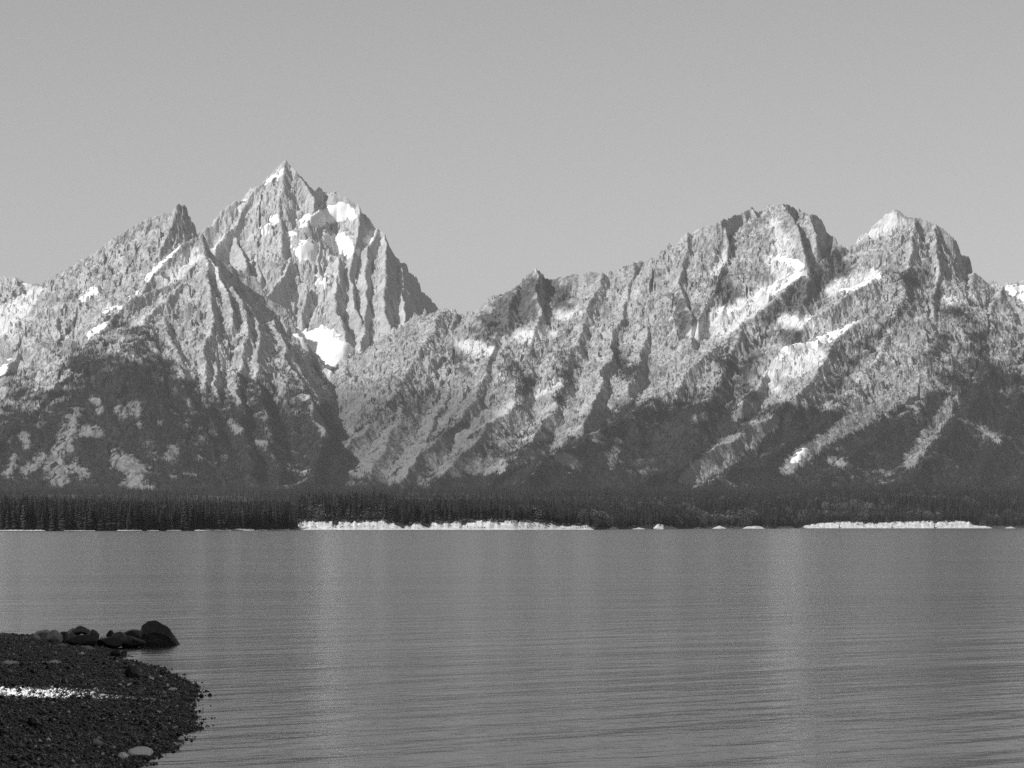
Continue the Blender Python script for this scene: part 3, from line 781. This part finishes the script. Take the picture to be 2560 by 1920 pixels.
def scatter(name, pts, scale, sources, label, cat, tilt=.05, seed=0, squash=None):
    """a mass nobody could count: instances of the given pieces on the given points"""
    r = np.random.RandomState(seed); n = len(pts)
    me = bpy.data.meshes.new(name)
    me.vertices.add(n); me.vertices.foreach_set('co', np.asarray(pts, np.float32).ravel())
    attr(me, 'size', scale)
    rot = np.stack([r.uniform(-tilt, tilt, n), r.uniform(-tilt, tilt, n), r.uniform(0, 6.283, n)], -1).astype(np.float32)
    a = me.attributes.new('turn', 'FLOAT_VECTOR', 'POINT'); a.data.foreach_set('vector', rot.ravel())
    a = me.attributes.new('pick', 'INT', 'POINT'); a.data.foreach_set('value', r.randint(0, len(sources), n).astype(np.int32))
    o = link(name, me); tag(o, label, cat, kind='stuff')
    g = bpy.data.node_groups.new(name, 'GeometryNodeTree')
    g.interface.new_socket('Geometry', in_out='INPUT', socket_type='NodeSocketGeometry')
    g.interface.new_socket('Geometry', in_out='OUTPUT', socket_type='NodeSocketGeometry')
    gi, go = g.nodes.new('NodeGroupInput'), g.nodes.new('NodeGroupOutput')
    join = g.nodes.new('GeometryNodeJoinGeometry')
    for s in reversed(sources):
        ob = g.nodes.new('GeometryNodeObjectInfo'); ob.inputs['Object'].default_value = s; ob.inputs['As Instance'].default_value = True
        g.links.new(ob.outputs['Geometry'], join.inputs[0])
    m2p = g.nodes.new('GeometryNodeMeshToPoints')
    iop = g.nodes.new('GeometryNodeInstanceOnPoints'); iop.inputs['Pick Instance'].default_value = True
    def na(nm, t):
        q = g.nodes.new('GeometryNodeInputNamedAttribute'); q.data_type = t; q.inputs[0].default_value = nm
        return q.outputs[0]
    g.links.new(gi.outputs[0], m2p.inputs[0]); g.links.new(m2p.outputs[0], iop.inputs['Points'])
    g.links.new(join.outputs[0], iop.inputs['Instance']); g.links.new(na('pick', 'INT'), iop.inputs['Instance Index'])
    e2r = g.nodes.new('FunctionNodeEulerToRotation'); g.links.new(na('turn', 'FLOAT_VECTOR'), e2r.inputs[0])
    g.links.new(e2r.outputs[0], iop.inputs['Rotation'])
    if squash:
        vm = g.nodes.new('ShaderNodeVectorMath'); vm.operation = 'SCALE'; vm.inputs[0].default_value = squash
        g.links.new(na('size', 'FLOAT'), vm.inputs['Scale']); g.links.new(vm.outputs[0], iop.inputs['Scale'])
    else: g.links.new(na('size', 'FLOAT'), iop.inputs['Scale'])
    g.links.new(iop.outputs[0], go.inputs[0])
    md = o.modifiers.new('scatter', 'NODES'); md.node_group = g
    return o

# ---- bushes: six that can be told apart, then the mass
M_LEAF, nt, b = mat_new('shrub_leaves')
oi = N(nt, 'ShaderNodeObjectInfo'); v = ramp(nt, oi.outputs['Random'], 0, 1, .035, .11); cc = N(nt, 'ShaderNodeCombineColor')
for i in range(3): nt.links.new(v, cc.inputs[i])
nt.links.new(cc.outputs[0], b.inputs['Base Color']); b.inputs['Roughness'].default_value = .9
def bush_mesh(seed, n=90, lo=.07, hi=.16):
    r = random.Random(seed); V = []; F = []
    for k in range(n):
        a = r.uniform(0, 6.283); zz = r.random(); rad = .55 * math.sin(math.pi * (.15 + .8 * zz)) * r.uniform(.6, 1.1)
        c = Vector((rad * math.cos(a), rad * math.sin(a), zz)); s_ = r.uniform(lo, hi)
        u_ = Vector((r.uniform(-1, 1), r.uniform(-1, 1), r.uniform(-1, 1))).normalized(); w_ = u_.orthogonal().normalized()
        i = len(V); V += [tuple(c - u_ * s_), tuple(c + w_ * s_), tuple(c + u_ * s_), tuple(c - w_ * s_)]; F.append((i, i + 1, i + 2, i + 3))
    return np_mesh('shrub', np.array(V), np.array(F), smooth=False)
BUSHES = []
for i in range(5):
    p_ = (752, 1005, 1072, 1362, 2142)[i]; y_ = float(shore_y(p_)) + 7; x_ = y_ * float(az(p_))
    me = bush_mesh(i + 3); me.materials.append(M_LEAF); o = link('shrub', me); o.location = (x_, y_, float(bank_h(p_)) * .45); o.scale = (3.2, 3.2, 3.4)
    tag(o, ('bush at the left end of the white bank beside the dark point', 'bush in the first gap of the white bank', 'bush in the second gap of the white bank', 'bush where the white bank thins out', 'bush in a gap of the distant white bank under the twin summits')[i], 'bush')
    BUSHES.append(o)
LEAFY = []
for i in range(3):
    p_ = (1985, 2216, 2455)[i]; y_ = float(shore_y(p_)) + 16; x_ = y_ * float(az(p_))
    me = bush_mesh(i + 13, 330, .025, .06); me.name = 'broadleaf_tree'; me.materials.append(M_LEAF); o = link('broadleaf_tree', me); o.location = (x_, y_, float(bank_h(p_)) * .8); o.scale = (9, 9, 10)
    tag(o, ('pale leafy tree at the left end of the distant white bank', 'pale leafy tree behind the middle of the distant white bank', 'pale leafy tree at the right end of the distant white bank')[i], 'tree')
    LEAFY.append(o)
rs0 = np.random.RandomState(17)
pb = np.concatenate([rs0.uniform(740, 1480, 700), rs0.uniform(1480, 2560, 700), rs0.uniform(-40, 735, 300)])
db = np.where(rs0.rand(len(pb)) < .8, rs0.uniform(10, 17, len(pb)), rs0.uniform(1, 10, len(pb))); db = np.where(pb < 738, rs0.uniform(6, 14, len(pb)), db)
yb = shore_y(pb) + db; hb = bank_h(pb) * np.interp(db, [0, 2, 6, 10, 13, 17], [.0, .18, .45, .75, .95, .95])
scatter('bank_shrubs', np.stack([yb * az(pb), yb, hb - .1], -1), np.where(db > 9.5, rs0.uniform(.8, 2.6, len(pb)), rs0.uniform(.4, 1.3, len(pb))), BUSHES, 'low bushes dotting the pale banks', 'bushes', seed=6)

# ---- the wood behind the shore
rs = np.random.RandomState(31)
n = 70000
p = rs.uniform(-300, 2860, n); ys0 = shore_y(p)
y = ys0 + 16 + (9300 - ys0) * rs.rand(n) ** 2.0
x = y * az(p)
z = ground_z(x.astype(np.float32), y.astype(np.float32), p)
jx = np.clip(np.searchsorted(ta, x / y), 0, NX - 1); jy = np.clip(np.searchsorted(yy, y), 0, NY - 1)
z = np.where(y > 9000, Z[jy, jx], z)
dens = fbm(x / 260, y / 500, 3, 140)
hgt = (16 + 7 * dens) * rs.uniform(.5, 1.3, n)
keepm = rs.rand(n) < np.clip(.9 + .5 * dens, .35, 1)
scatter('forest', np.stack([x, y, z - .3], -1)[keepm], hgt[keepm], CROWN_OBS, 'dark conifer forest covering the flat behind the far shore', 'forest', seed=1)
n = 10400
p = np.concatenate([rs.uniform(1480, 2700, 9000), rs.uniform(740, 1480, 1400)]); ys0 = shore_y(p); y = ys0 + 18 + 1900 * rs.rand(n) ** 2.2; x = y * az(p)
cl = fbm(x / 90, y / 260, 3, 150); k_ = cl > .18
z = ground_z(x.astype(np.float32), y.astype(np.float32), p)
scatter('broadleaf_wood', np.stack([x, y, z - .3], -1)[k_], rs.uniform(6, 14, n)[k_], LEAFY, 'paler leafy trees mixed into the forest edge', 'forest', seed=8)
# ---- woods on the mountain sides
w = np.clip(fF * (1 - fT) * 1.0 + .06 * (1 - fT) * smooth(.15, .5, n2) * (VY > 840) * (OWN == 2), 0, 1) * (SLOPE < 1.9) * (~hidden) * (SNOW < -6)
w = w * (Y * (yy[1] - yy[0])) * (VX > -60) * (VX < 2620)
cdf = np.cumsum(w.ravel().astype(np.float64)); cdf /= cdf[-1]
n = 120000
pick = np.searchsorted(cdf, rs.rand(n)).clip(0, NX * NY - 1)
pts = verts[pick] + np.stack([rs.uniform(-2.5, 2.5, n), rs.uniform(-2.5, 2.5, n), np.full(n, -1.2)], -1)
scatter('mountain_forest', pts, rs.uniform(8, 17, n), CROWN_OBS, 'scattered and massed conifers covering the lower mountain sides', 'forest', seed=2)

# ================================================================== WATER
M_WATER, nt, b = mat_new('lake_water')
grey(b, .012); b.inputs['Roughness'].default_value = .15; b.inputs['IOR'].default_value = 1.333; b.inputs['Specular IOR Level'].default_value = .26
g = N(nt, 'ShaderNodeNewGeometry')
def wave(sx, sy, tilt, detail, rough):
    mp = N(nt, 'ShaderNodeMapping', vector_type='TEXTURE'); mp.inputs['Rotation'].default_value = (0, 0, tilt); mp.inputs['Scale'].default_value = (1 / sx, 1 / sy, 1)
    nt.links.new(g.outputs['Position'], mp.inputs['Vector'])
    return noise_tex(nt, mp.outputs[0], 1.0, detail, rough)
h = math_node(nt, 'MULTIPLY', wave(.035, .11, R(25), 2, .5), .06)
h = math_node(nt, 'ADD', h, math_node(nt, 'MULTIPLY', wave(.17, .62, R(46), 3, .55), .085))
h = math_node(nt, 'ADD', h, math_node(nt, 'MULTIPLY', wave(.6, 1.7, R(38), 3, .55), .022))
h = math_node(nt, 'ADD', h, math_node(nt, 'MULTIPLY', wave(2.0, 4.5, R(-20), 2, .5), .006))
h = math_node(nt, 'MULTIPLY', h, ramp(nt, wave(.012, .03, R(10), 3, .6), .35, .68, .45, 1.45))
bp = N(nt, 'ShaderNodeBump', i_Strength=1.0, i_Distance=1.0); nt.links.new(h, bp.inputs['Height']); nt.links.new(bp.outputs[0], b.inputs['Normal'])
me = np_mesh('lake', np.array([(-2500, -150, 0), (2500, -150, 0), (2500, 6200, 0), (-2500, 6200, 0)]), np.array([(0, 1, 2, 3)]), smooth=False)
tag(link('lake', me, M_WATER), 'wide grey rippled lake', 'lake', kind='structure')


# ================================================================== GRAVEL POINT IN THE FOREGROUND
def lake_pt(x, y, z=0.0):
    """photo pixel -> point at height z"""
    a = px(x, y, 100.0)
    k = (z - EYE) / (a[2] - EYE)
    return (a[0] * k, 100.0 * k)
EDGE = [lake_pt(*q) for q in [(-420,1584),(-200,1586),(0,1588),(80,1593),(150,1601),(215,1611),(256,1618),(266,1627),(292,1633),(300,1643),(322,1656),(352,1664),(392,1670),(410,1681),(441,1692),(467,1706),(490,1730),(481,1745),(477,1761),(490,1786),(485,1811),(477,1826),(450,1842),(420,1861),(386,1879),(372,1896),(352,1906),(345,1930),(335,1995)]]
EDGE = EDGE + [(-3.2, 25), (-1.5, 14), (2.5, 5), (3.0, -40), (-75, -40), (-75, EDGE[0][1])]
EP = np.array(EDGE)
def shore_dist(x, y):
    d = np.full(x.shape, 1e6); ins = np.zeros(x.shape, bool)
    for a, b in zip(EP, np.roll(EP, -1, 0)):
        e = b - a; t = np.clip(((x - a[0]) * e[0] + (y - a[1]) * e[1]) / (e @ e), 0, 1)
        d = np.minimum(d, np.hypot(x - a[0] - t * e[0], y - a[1] - t * e[1]))
        c = (a[1] > y) != (b[1] > y)
        ins ^= c & (x < e[0] * (y - a[1]) / (e[1] if abs(e[1]) > 1e-9 else 1e-9) + a[0])
    return np.where(ins, d, -d)
def beach_z(x, y):
    x = np.asarray(x, float); y = np.asarray(y, float)
    d = shore_dist(x, y) + .22 * fbm(x / 1.1, y / 1.6, 3, 200) + .06 * fbm(x / .25, y / .3, 2, 204)
    z = np.where(d > 0, .015 + .34 * (1 - np.exp(-np.maximum(d, 0) / 3.2)) + .035 * np.maximum(d - 6, 0), d * .09)
    return np.minimum(z, 1.45) + .02 * fbm(x / .6, y / .6, 3, 210) * (d > 0)
bx = np.concatenate([np.linspace(-75, -17, 40), np.linspace(-16.8, -2, 150), np.linspace(-1.8, 5, 30)])
by = np.concatenate([np.linspace(-40, 33, 60), np.linspace(33.2, 92, 380), np.linspace(92.5, 120, 30)])
BX, BY = np.meshgrid(bx, by)
BZ = np.maximum(beach_z(BX, BY), -3.0)
gi = np.arange(BX.size).reshape(BX.shape)
M_GRAVEL, nt, b = mat_new('wet_gravel')
vo = N(nt, 'ShaderNodeTexVoronoi', i_Scale=28.0); nt.links.new(pos(nt), vo.inputs['Vector'])
sp = N(nt, 'ShaderNodeSeparateColor'); nt.links.new(vo.outputs['Color'], sp.inputs[0])
f = noise_tex(nt, pos(nt), 1.2, 4, .6)
v = math_node(nt, 'MULTIPLY', ramp(nt, sp.outputs[0], 0, 1, .012, .06), ramp(nt, f, .35, .7, .6, 1.2))
cc = N(nt, 'ShaderNodeCombineColor')
for i in range(3): nt.links.new(v, cc.inputs[i])
nt.links.new(cc.outputs[0], b.inputs['Base Color']); b.inputs['Roughness'].default_value = .75
bp = N(nt, 'ShaderNodeBump', i_Strength=.8, i_Distance=.03, invert=True); nt.links.new(vo.outputs['Distance'], bp.inputs['Height']); nt.links.new(bp.outputs[0], b.inputs['Normal'])
me = np_mesh('shore', np.stack([BX, BY, BZ], -1).reshape(-1, 3), np.stack([gi[:-1, :-1], gi[:-1, 1:], gi[1:, 1:], gi[1:, :-1]], -1).reshape(-1, 4))
tag(link('shore', me, M_GRAVEL), 'dark gravel point reaching into the lake', 'shore', kind='structure')

def stone_material(name, tone, var=.3, rough=.6):
    m, nt, b = mat_new(name)
    oi = N(nt, 'ShaderNodeObjectInfo')
    f = noise_tex(nt, pos(nt), 9.0, 5, .65); f2 = noise_tex(nt, pos(nt), 60.0, 3, .6)
    v = math_node(nt, 'MULTIPLY', ramp(nt, f, .3, .7, tone * (1 - var), tone * (1 + var)), ramp(nt, f2, .3, .7, .85, 1.15))
    cc = N(nt, 'ShaderNodeCombineColor')
    for i in range(3): nt.links.new(v, cc.inputs[i])
    nt.links.new(cc.outputs[0], b.inputs['Base Color']); b.inputs['Roughness'].default_value = rough
    bp = N(nt, 'ShaderNodeBump', i_Strength=.5, i_Distance=.02); nt.links.new(math_node(nt, 'ADD', f, math_node(nt, 'MULTIPLY', f2, .3)), bp.inputs['Height']); nt.links.new(bp.outputs[0], b.inputs['Normal'])
    return m
M_ST = {'black': stone_material('stone_black', .025), 'dark': stone_material('stone_dark', .06), 'mid': stone_material('stone_mid', .3), 'pale': stone_material('stone_pale', .75, .15), 'white': stone_material('stone_white', .82, .08)}
M_PEB, nt, b = mat_new('pebble')
oi = N(nt, 'ShaderNodeObjectInfo')
cr = N(nt, 'ShaderNodeValToRGB'); nt.links.new(oi.outputs['Random'], cr.inputs[0])
el = cr.color_ramp.elements
el[0].position, el[0].color = 0, (.008, .008, .008, 1); el[1].position, el[1].color = 1, (.75, .75, .75, 1)
for p_, c_ in ((.72, .032), (.9, .075), (.97, .2), (.985, .6)):
    e = el.new(p_); e.color = (c_, c_, c_, 1)
nt.links.new(cr.outputs[0], b.inputs['Base Color']); b.inputs['Roughness'].default_value = .26
def stone_mesh(name, seed, rough=.25, sub=3, cut=.55):
    bm = bmesh.new(); bmesh.ops.create_icosphere(bm, subdivisions=sub, radius=1)
    o = Vector((seed * 7.1, seed * 3.3, seed * 1.7)); r = random.Random(seed)
    planes = [(Vector((r.uniform(-1, 1), r.uniform(-1, 1), r.uniform(-.6, 1))).normalized(), r.uniform(cut, .95)) for _ in range(9)]
    for v in bm.verts:
        n = v.co.normalized()
        d = 1 + rough * mnoise.noise(n * 1.1 + o) + rough * .4 * mnoise.noise(n * 2.7 + o)
        p = n * d
        for pn, pd in planes:
            e = p.dot(pn) - pd
            if e > 0: p -= pn * e * .85
        v.co = p + n * rough * .05 * mnoise.noise(n * 9 + o)
    xs = [v.co.x for v in bm.verts]; ys = [v.co.y for v in bm.verts]; zs = [v.co.z for v in bm.verts]
    for v in bm.verts:
        v.co = Vector(((v.co.x - (max(xs) + min(xs)) / 2) * 2 / (max(xs) - min(xs)), (v.co.y - (max(ys) + min(ys)) / 2) * 2 / (max(ys) - min(ys)), (v.co.z - min(zs)) * 2 / (max(zs) - min(zs))))
    for f in bm.faces: f.smooth = True
    me = bpy.data.meshes.new(name); bm.to_mesh(me); bm.free()
    return me
def foot(pxx, pyy):
    z = 0.0
    for _ in range(6):
        x, y = lake_pt(pxx, pyy, z); z = float(beach_z(np.array([x]), np.array([y]))[0]); z = max(z, 0)
    return x, y, z
def stone(x0, x1, top, base, tone, label, seed, name='stone', depth=.8, rough=.25, sink=.12, lift=0.0, rot=0.0, group=None, cut=.55, stand=None):
    x, y, z = foot((x0 + x1) / 2, stand or base)
    if stand: z += (stand - base) * y / FPX
    w = (x1 - x0) * y / FPX; h = (base - top) * y / FPX
    me = stone_mesh(name, seed, rough, 4 if x1 - x0 > 40 else 3, cut); me.materials.append(M_ST[tone])
    o = link(name, me)
    hh = h / (1 - sink)
    o.scale = (w / 2, w / 2 * depth, hh / 2); o.rotation_euler = (0, 0, rot)
    o.location = (x, y + w * depth * .3, z - hh * sink + lift)
    return tag(o, label, 'stone', group)
# the boulder at the end of the row, leaning to a point on its right
bx_, by_, bz_ = foot(398, 1612)
kk = by_ / FPX
bm = bmesh.new()
prof = [(q_[0] * 1.07, q_[1] * .93) for q_ in [(-48, 0), (-48, 20), (-47, 36), (-41, 52), (-28, 62), (-10, 64), (0, 58), (6, 52), (14, 51), (20, 45), (28, 32), (37, 16), (48, 0)]]
rb2 = random.Random(9)
for dpt, sc_, dz in ((-.34, .9, .55), (-.12, 1.0, 1.0), (.3, .9, .9)):
    for q in prof:
        bm.verts.new((q[0] * kk * sc_ + rb2.uniform(-.01, .01), dpt + rb2.uniform(-.015, .015), q[1] * kk * dz + rb2.uniform(-.01, .01)))
    for q in (-30, 0, 30): bm.verts.new((q * kk * sc_, dpt, -.35))
res = bmesh.ops.convex_hull(bm, input=bm.verts)
bmesh.ops.delete(bm, geom=[v for v in bm.verts if not v.link_faces], context='VERTS')
bmesh.ops.subdivide_edges(bm, edges=bm.edges, cuts=2, use_grid_fill=True, smooth=0)
bmesh.ops.triangulate(bm, faces=bm.faces)
for v in bm.verts:
    v.co += v.normal * (.03 * mnoise.noise(v.co * 4.0) + .014 * mnoise.noise(v.co * 13.0))
for f in bm.faces: f.smooth = False
me = bpy.data.meshes.new('boulder'); bm.to_mesh(me); bm.free(); me.materials.append(M_ST['black'])
o = link('boulder', me); o.location = (bx_, by_ + .2, 0)
tag(o, 'large black boulder at the lake end of the stone row', 'boulder')
ROW = 'stones of the row running out to the boulder'
for a in [
    (308,352,1576,1600,'dark','dark flat topped slab leaning against the black boulder',2,.9,.1), (282,314,1581,1606,'dark','rounded dark grey stone left of the slab beside the boulder',3,.8,.1),
    (266,286,1577,1600,'black','small black stone jutting up in the middle of the row',4,.8,.08), (251,269,1589,1604,'pale','small bright white stone wedged low in the row',5,.8,.1),
    (216,245,1575,1606,'dark','dark grey dome shaped stone right of the perched round stone',6,.9,.1), (181,219,1567,1592,'dark','round dark stone perched highest on the row left of its middle',7,.9,0.),
    (166,188,1572,1600,'mid','angular grey stone touching the left of the perched round stone',8,.8,.1), (190,216,1587,1609,'pale','pale wedge shaped stone below the perched round stone',9,.8,.1),
    (118,152,1577,1610,'mid','biggest rounded grey stone near the shore end of the row',10,.9,.12), (146,170,1580,1610,'dark','dull grey stone pressed against the biggest rounded one',11,.9,.12),
    (86,126,1576,1596,'mid','flat grey stone first in the row at the shore end',12,.8,.15), (240,300,1594,1620,'black','low black stone at the waterline under the middle of the row',13,.6,.1),
    (290,356,1592,1619,'black','low black stone at the waterline touching the boulder',14,.6,.1), (170,238,1589,1617,'black','low black stone under the wedge and the perched stone',15,.6,.1)]:
    gx = (a[1] - a[0]) * .1; stone(a[0] - gx, a[1] + gx, a[2] - 2, a[3], a[4], a[5], a[6], depth=a[7], sink=a[8], group=ROW, stand=(1603 if a[6] == 7 else None))
SC = 'loose stones lying on the gravel'
for a in [
    (318,382,1867,1894,'white','largest white stone at the waterline near the bottom of the gravel point',21,.8,.15), (294,321,1880,1897,'white','smaller white stone just left of the largest white one',22,.8,.15),
    (309,351,1662,1698,'black','squarish black rock sitting alone on the gravel',23,.9,.1), (419,442,1716,1725,'white','flat white pebble near the tip of the gravel point',24,.8,.2), (414,423,1708,1715,'white','tiny bright pebble just above the flat white one',25,.9,.2),
    (403,417,1726,1737,'mid','small grey stone just below the flat white pebble',26,.9,.2), (370,385,1692,1703,'pale','pale pebble right of the squarish black rock',27,.9,.2), (211,228,1854,1861,'pale','pale flat pebble above the driftwood',28,.9,.2),
    (204,234,1614,1626,'mid','grey slanted stone in front of the row at the water',29,.8,.2), (138,166,1610,1619,'mid','flat grey stone in front of the biggest rounded one',30,.8,.2), (118,146,1650,1660,'pale','flat pale stone alone on the upper gravel',31,.7,.3),
    (0,46,1651,1664,'pale','long pale stone at the picture edge on the upper gravel',32,.6,.3), (10,31,1672,1684,'mid','grey stone below the long pale one',33,.8,.2), (224,242,1728,1738,'mid','left of two grey stones in the middle of the gravel',34,.8,.2),
    (250,271,1736,1745,'mid','right of two grey stones in the middle of the gravel',35,.8,.2), (274,302,1622,1641,'black','wet black stone at the waterline of the little bay',36,.8,.1), (444,462,1836,1849,'pale','pale stone washed by ripples on the waterline',37,.8,.1),
    (72,100,1586,1604,'mid','low grey stone beside the start of the row',38,.7,.2), (195,212,1630,1640,'pale','pale stone on the gravel below the row',39,.8,.2), (300,318,1626,1636,'black','small wet black stone standing in the little bay',40,.8,.1)]:
    stone(a[0], a[1], a[2], a[3], a[4], a[5], a[6], depth=a[7], sink=a[8], group=SC)
# driftwood
xd, yd, zd = foot(252, 1873); kk = yd / FPX
bm = bmesh.new(); rings = []
for q in range(9):
    t = q / 8; rad = (.045 + .02 * math.sin(t * 5)) * (1 - .35 * t)
    c = Vector(((t - .5) * 36 * kk, .06 * math.sin(t * 4), .045 + .04 * (1 - t) + .01 * math.sin(t * 9)))
    rings.append([bm.verts.new(c + Vector((0, rad * math.cos(w * .785), rad * math.sin(w * .785) * .8))) for w in range(8)])
for r0, r1 in zip(rings[:-1], rings[1:]):
    for w in range(8): bm.faces.new((r0[w], r0[(w + 1) % 8], r1[(w + 1) % 8], r1[w]))
bm.faces.new(rings[0][::-1]); bm.faces.new(rings[-1])
for f in bm.faces: f.smooth = True
me = bpy.data.meshes.new('driftwood'); bm.to_mesh(me); bm.free(); me.materials.append(M_ST['mid'])
o = link('driftwood', me); o.location = (xd, yd, zd); tag(o, 'short grey length of driftwood left of the white stones', 'driftwood')
# pebbles: a few single ones, then the mass
PEBS = []
for i in range(6):
    me = stone_mesh('pebble', 60 + i, .3, 2, .6); me.materials.append(M_PEB)
    q = foot((60, 150, 260, 330, 390, 430)[i], (1790, 1820, 1800, 1780, 1800, 1770)[i])
    o = link('pebble', me); o.location = (q[0], q[1], q[2] - .01); o.scale = (.05, .045, .03)
    tag(o, 'small pebble among countless others on the dark gravel', 'pebble', 'single pebbles on the gravel'); PEBS.append(o)
rp = np.random.RandomState(77)
n = 560000
u = rp.rand(n); yq = 36 + 56 * u ** 1.25; xq = -yq * (.196 - .128 * rp.rand(n))
dq = shore_dist(xq, yq) + .22 * fbm(xq / 1.1, yq / 1.6, 3, 200)
ok = (dq > -.25) & (rp.rand(n) < np.where(dq < 0, .10, .9))
xq, yq, dq = xq[ok], yq[ok], dq[ok]
zq = beach_z(xq, yq)
sz = np.exp(rp.normal(-4.72, .5, len(xq))) * np.where(dq < .5, .9, 1)
scatter('pebbles', np.stack([xq, yq, zq - sz * .25], -1), sz, PEBS, 'countless dark wet pebbles covering the gravel point', 'pebbles', tilt=.35, seed=4)
n = 6500
gx_, gy_ = rp.normal(0, 1, n), rp.normal(0, 1, n)
c_ = foot(56, 1737); xq = c_[0] + gx_ * .36; yq = c_[1] + gy_ * .75
PALE = []  # near-white colour strengthens the pool of sun on the gravel
for i in range(2):
    me = stone_mesh('pebble', 80 + i, .3, 2, .6); me.materials.append(M_ST['white'])
    q = foot((40, 84)[i], (1738, 1744)[i]); o = link('pebble', me); o.location = (q[0], q[1], q[2] - .01); o.scale = (.04, .035, .025)
    tag(o, ('bright pebble in the sunlit pale patch near the picture edge', 'bright pebble at the right end of the sunlit pale patch')[i], 'pebble', 'single pebbles on the gravel'); PALE.append(o)
sz = np.exp(rp.normal(-4.6, .4, n))
scatter('pale_pebbles', np.stack([xq, yq, beach_z(xq, yq) - sz * .1], -1), sz, PALE, 'nearly white pebbles added to brighten the sunlit patch of dark gravel', 'pebbles', tilt=.35, seed=5)
# ---- tall trees on the bank to the left, whose shade lies over the point
beam0 = Vector(foot(58, 1737)); bd = Vector((SUN_DIR.x, SUN_DIR.y)).normalized()
rg2 = random.Random(44)
perp = Vector((-bd.y, bd.x))
for row in range(2):
    for i in range(29):
        off = -35 + i * 2.05 + row * 1.0 + rg2.uniform(-.3, .3)
        if abs(off) < 3.1 + row * .7: continue
        for t in np.arange(4, 60, .5):
            x = beam0.x + perp.x * off + bd.x * t; y = beam0.y + perp.y * off + bd.y * t
            if x < -.178 * max(y, 20) - 8.5 - row * 4.0: break
        if y < 27: continue
        z = float(beach_z(np.array([x]), np.array([y]))[0])
        conifer(x, y, z - .2, rg2.uniform(19, 25), 'unseen tall conifer added to cut short the sunbeam on the gravel', 'conifers shading the gravel point', var=6)

for t, sd in ((8.0, 1.5), (8.8, -1.7)):  # two added out-of-view conifers, crowns raised to trim the sunbeam
    q = foot(58, 1737); x = q[0] + bd.x * t + perp.x * sd; y = q[1] + bd.y * t + perp.y * sd
    conifer(x, y, float(beach_z(np.array([x]), np.array([y]))[0]) - .2, 39, 'unseen tall conifer added to cut short the sunbeam on the gravel', 'conifers shading the gravel point', var=7)

# ================================================================== HAZE
bm = bmesh.new()
bmesh.ops.create_cube(bm, size=1)
for v in bm.verts:
    v.co = Vector((v.co.x * 6800, 6700 + v.co.y * 14000, -8 + (v.co.z + .5) * 1930))
me = bpy.data.meshes.new('haze'); bm.to_mesh(me); bm.free()
hm = bpy.data.materials.new('haze'); hm.use_nodes = True; nt = hm.node_tree; nt.nodes.clear()
out = N(nt, 'ShaderNodeOutputMaterial'); pv = N(nt, 'ShaderNodeVolumePrincipled', i_Density=1.35e-5)
pv.inputs['Color'].default_value = (.95, .95, .95, 1); pv.inputs['Anisotropy'].default_value = .1
nt.links.new(pv.outputs[0], out.inputs['Volume'])
tag(link('haze', me, hm), 'thin summer haze in front of the mountains', 'haze', kind='stuff')
print('all', round(time.time() - T0, 1))
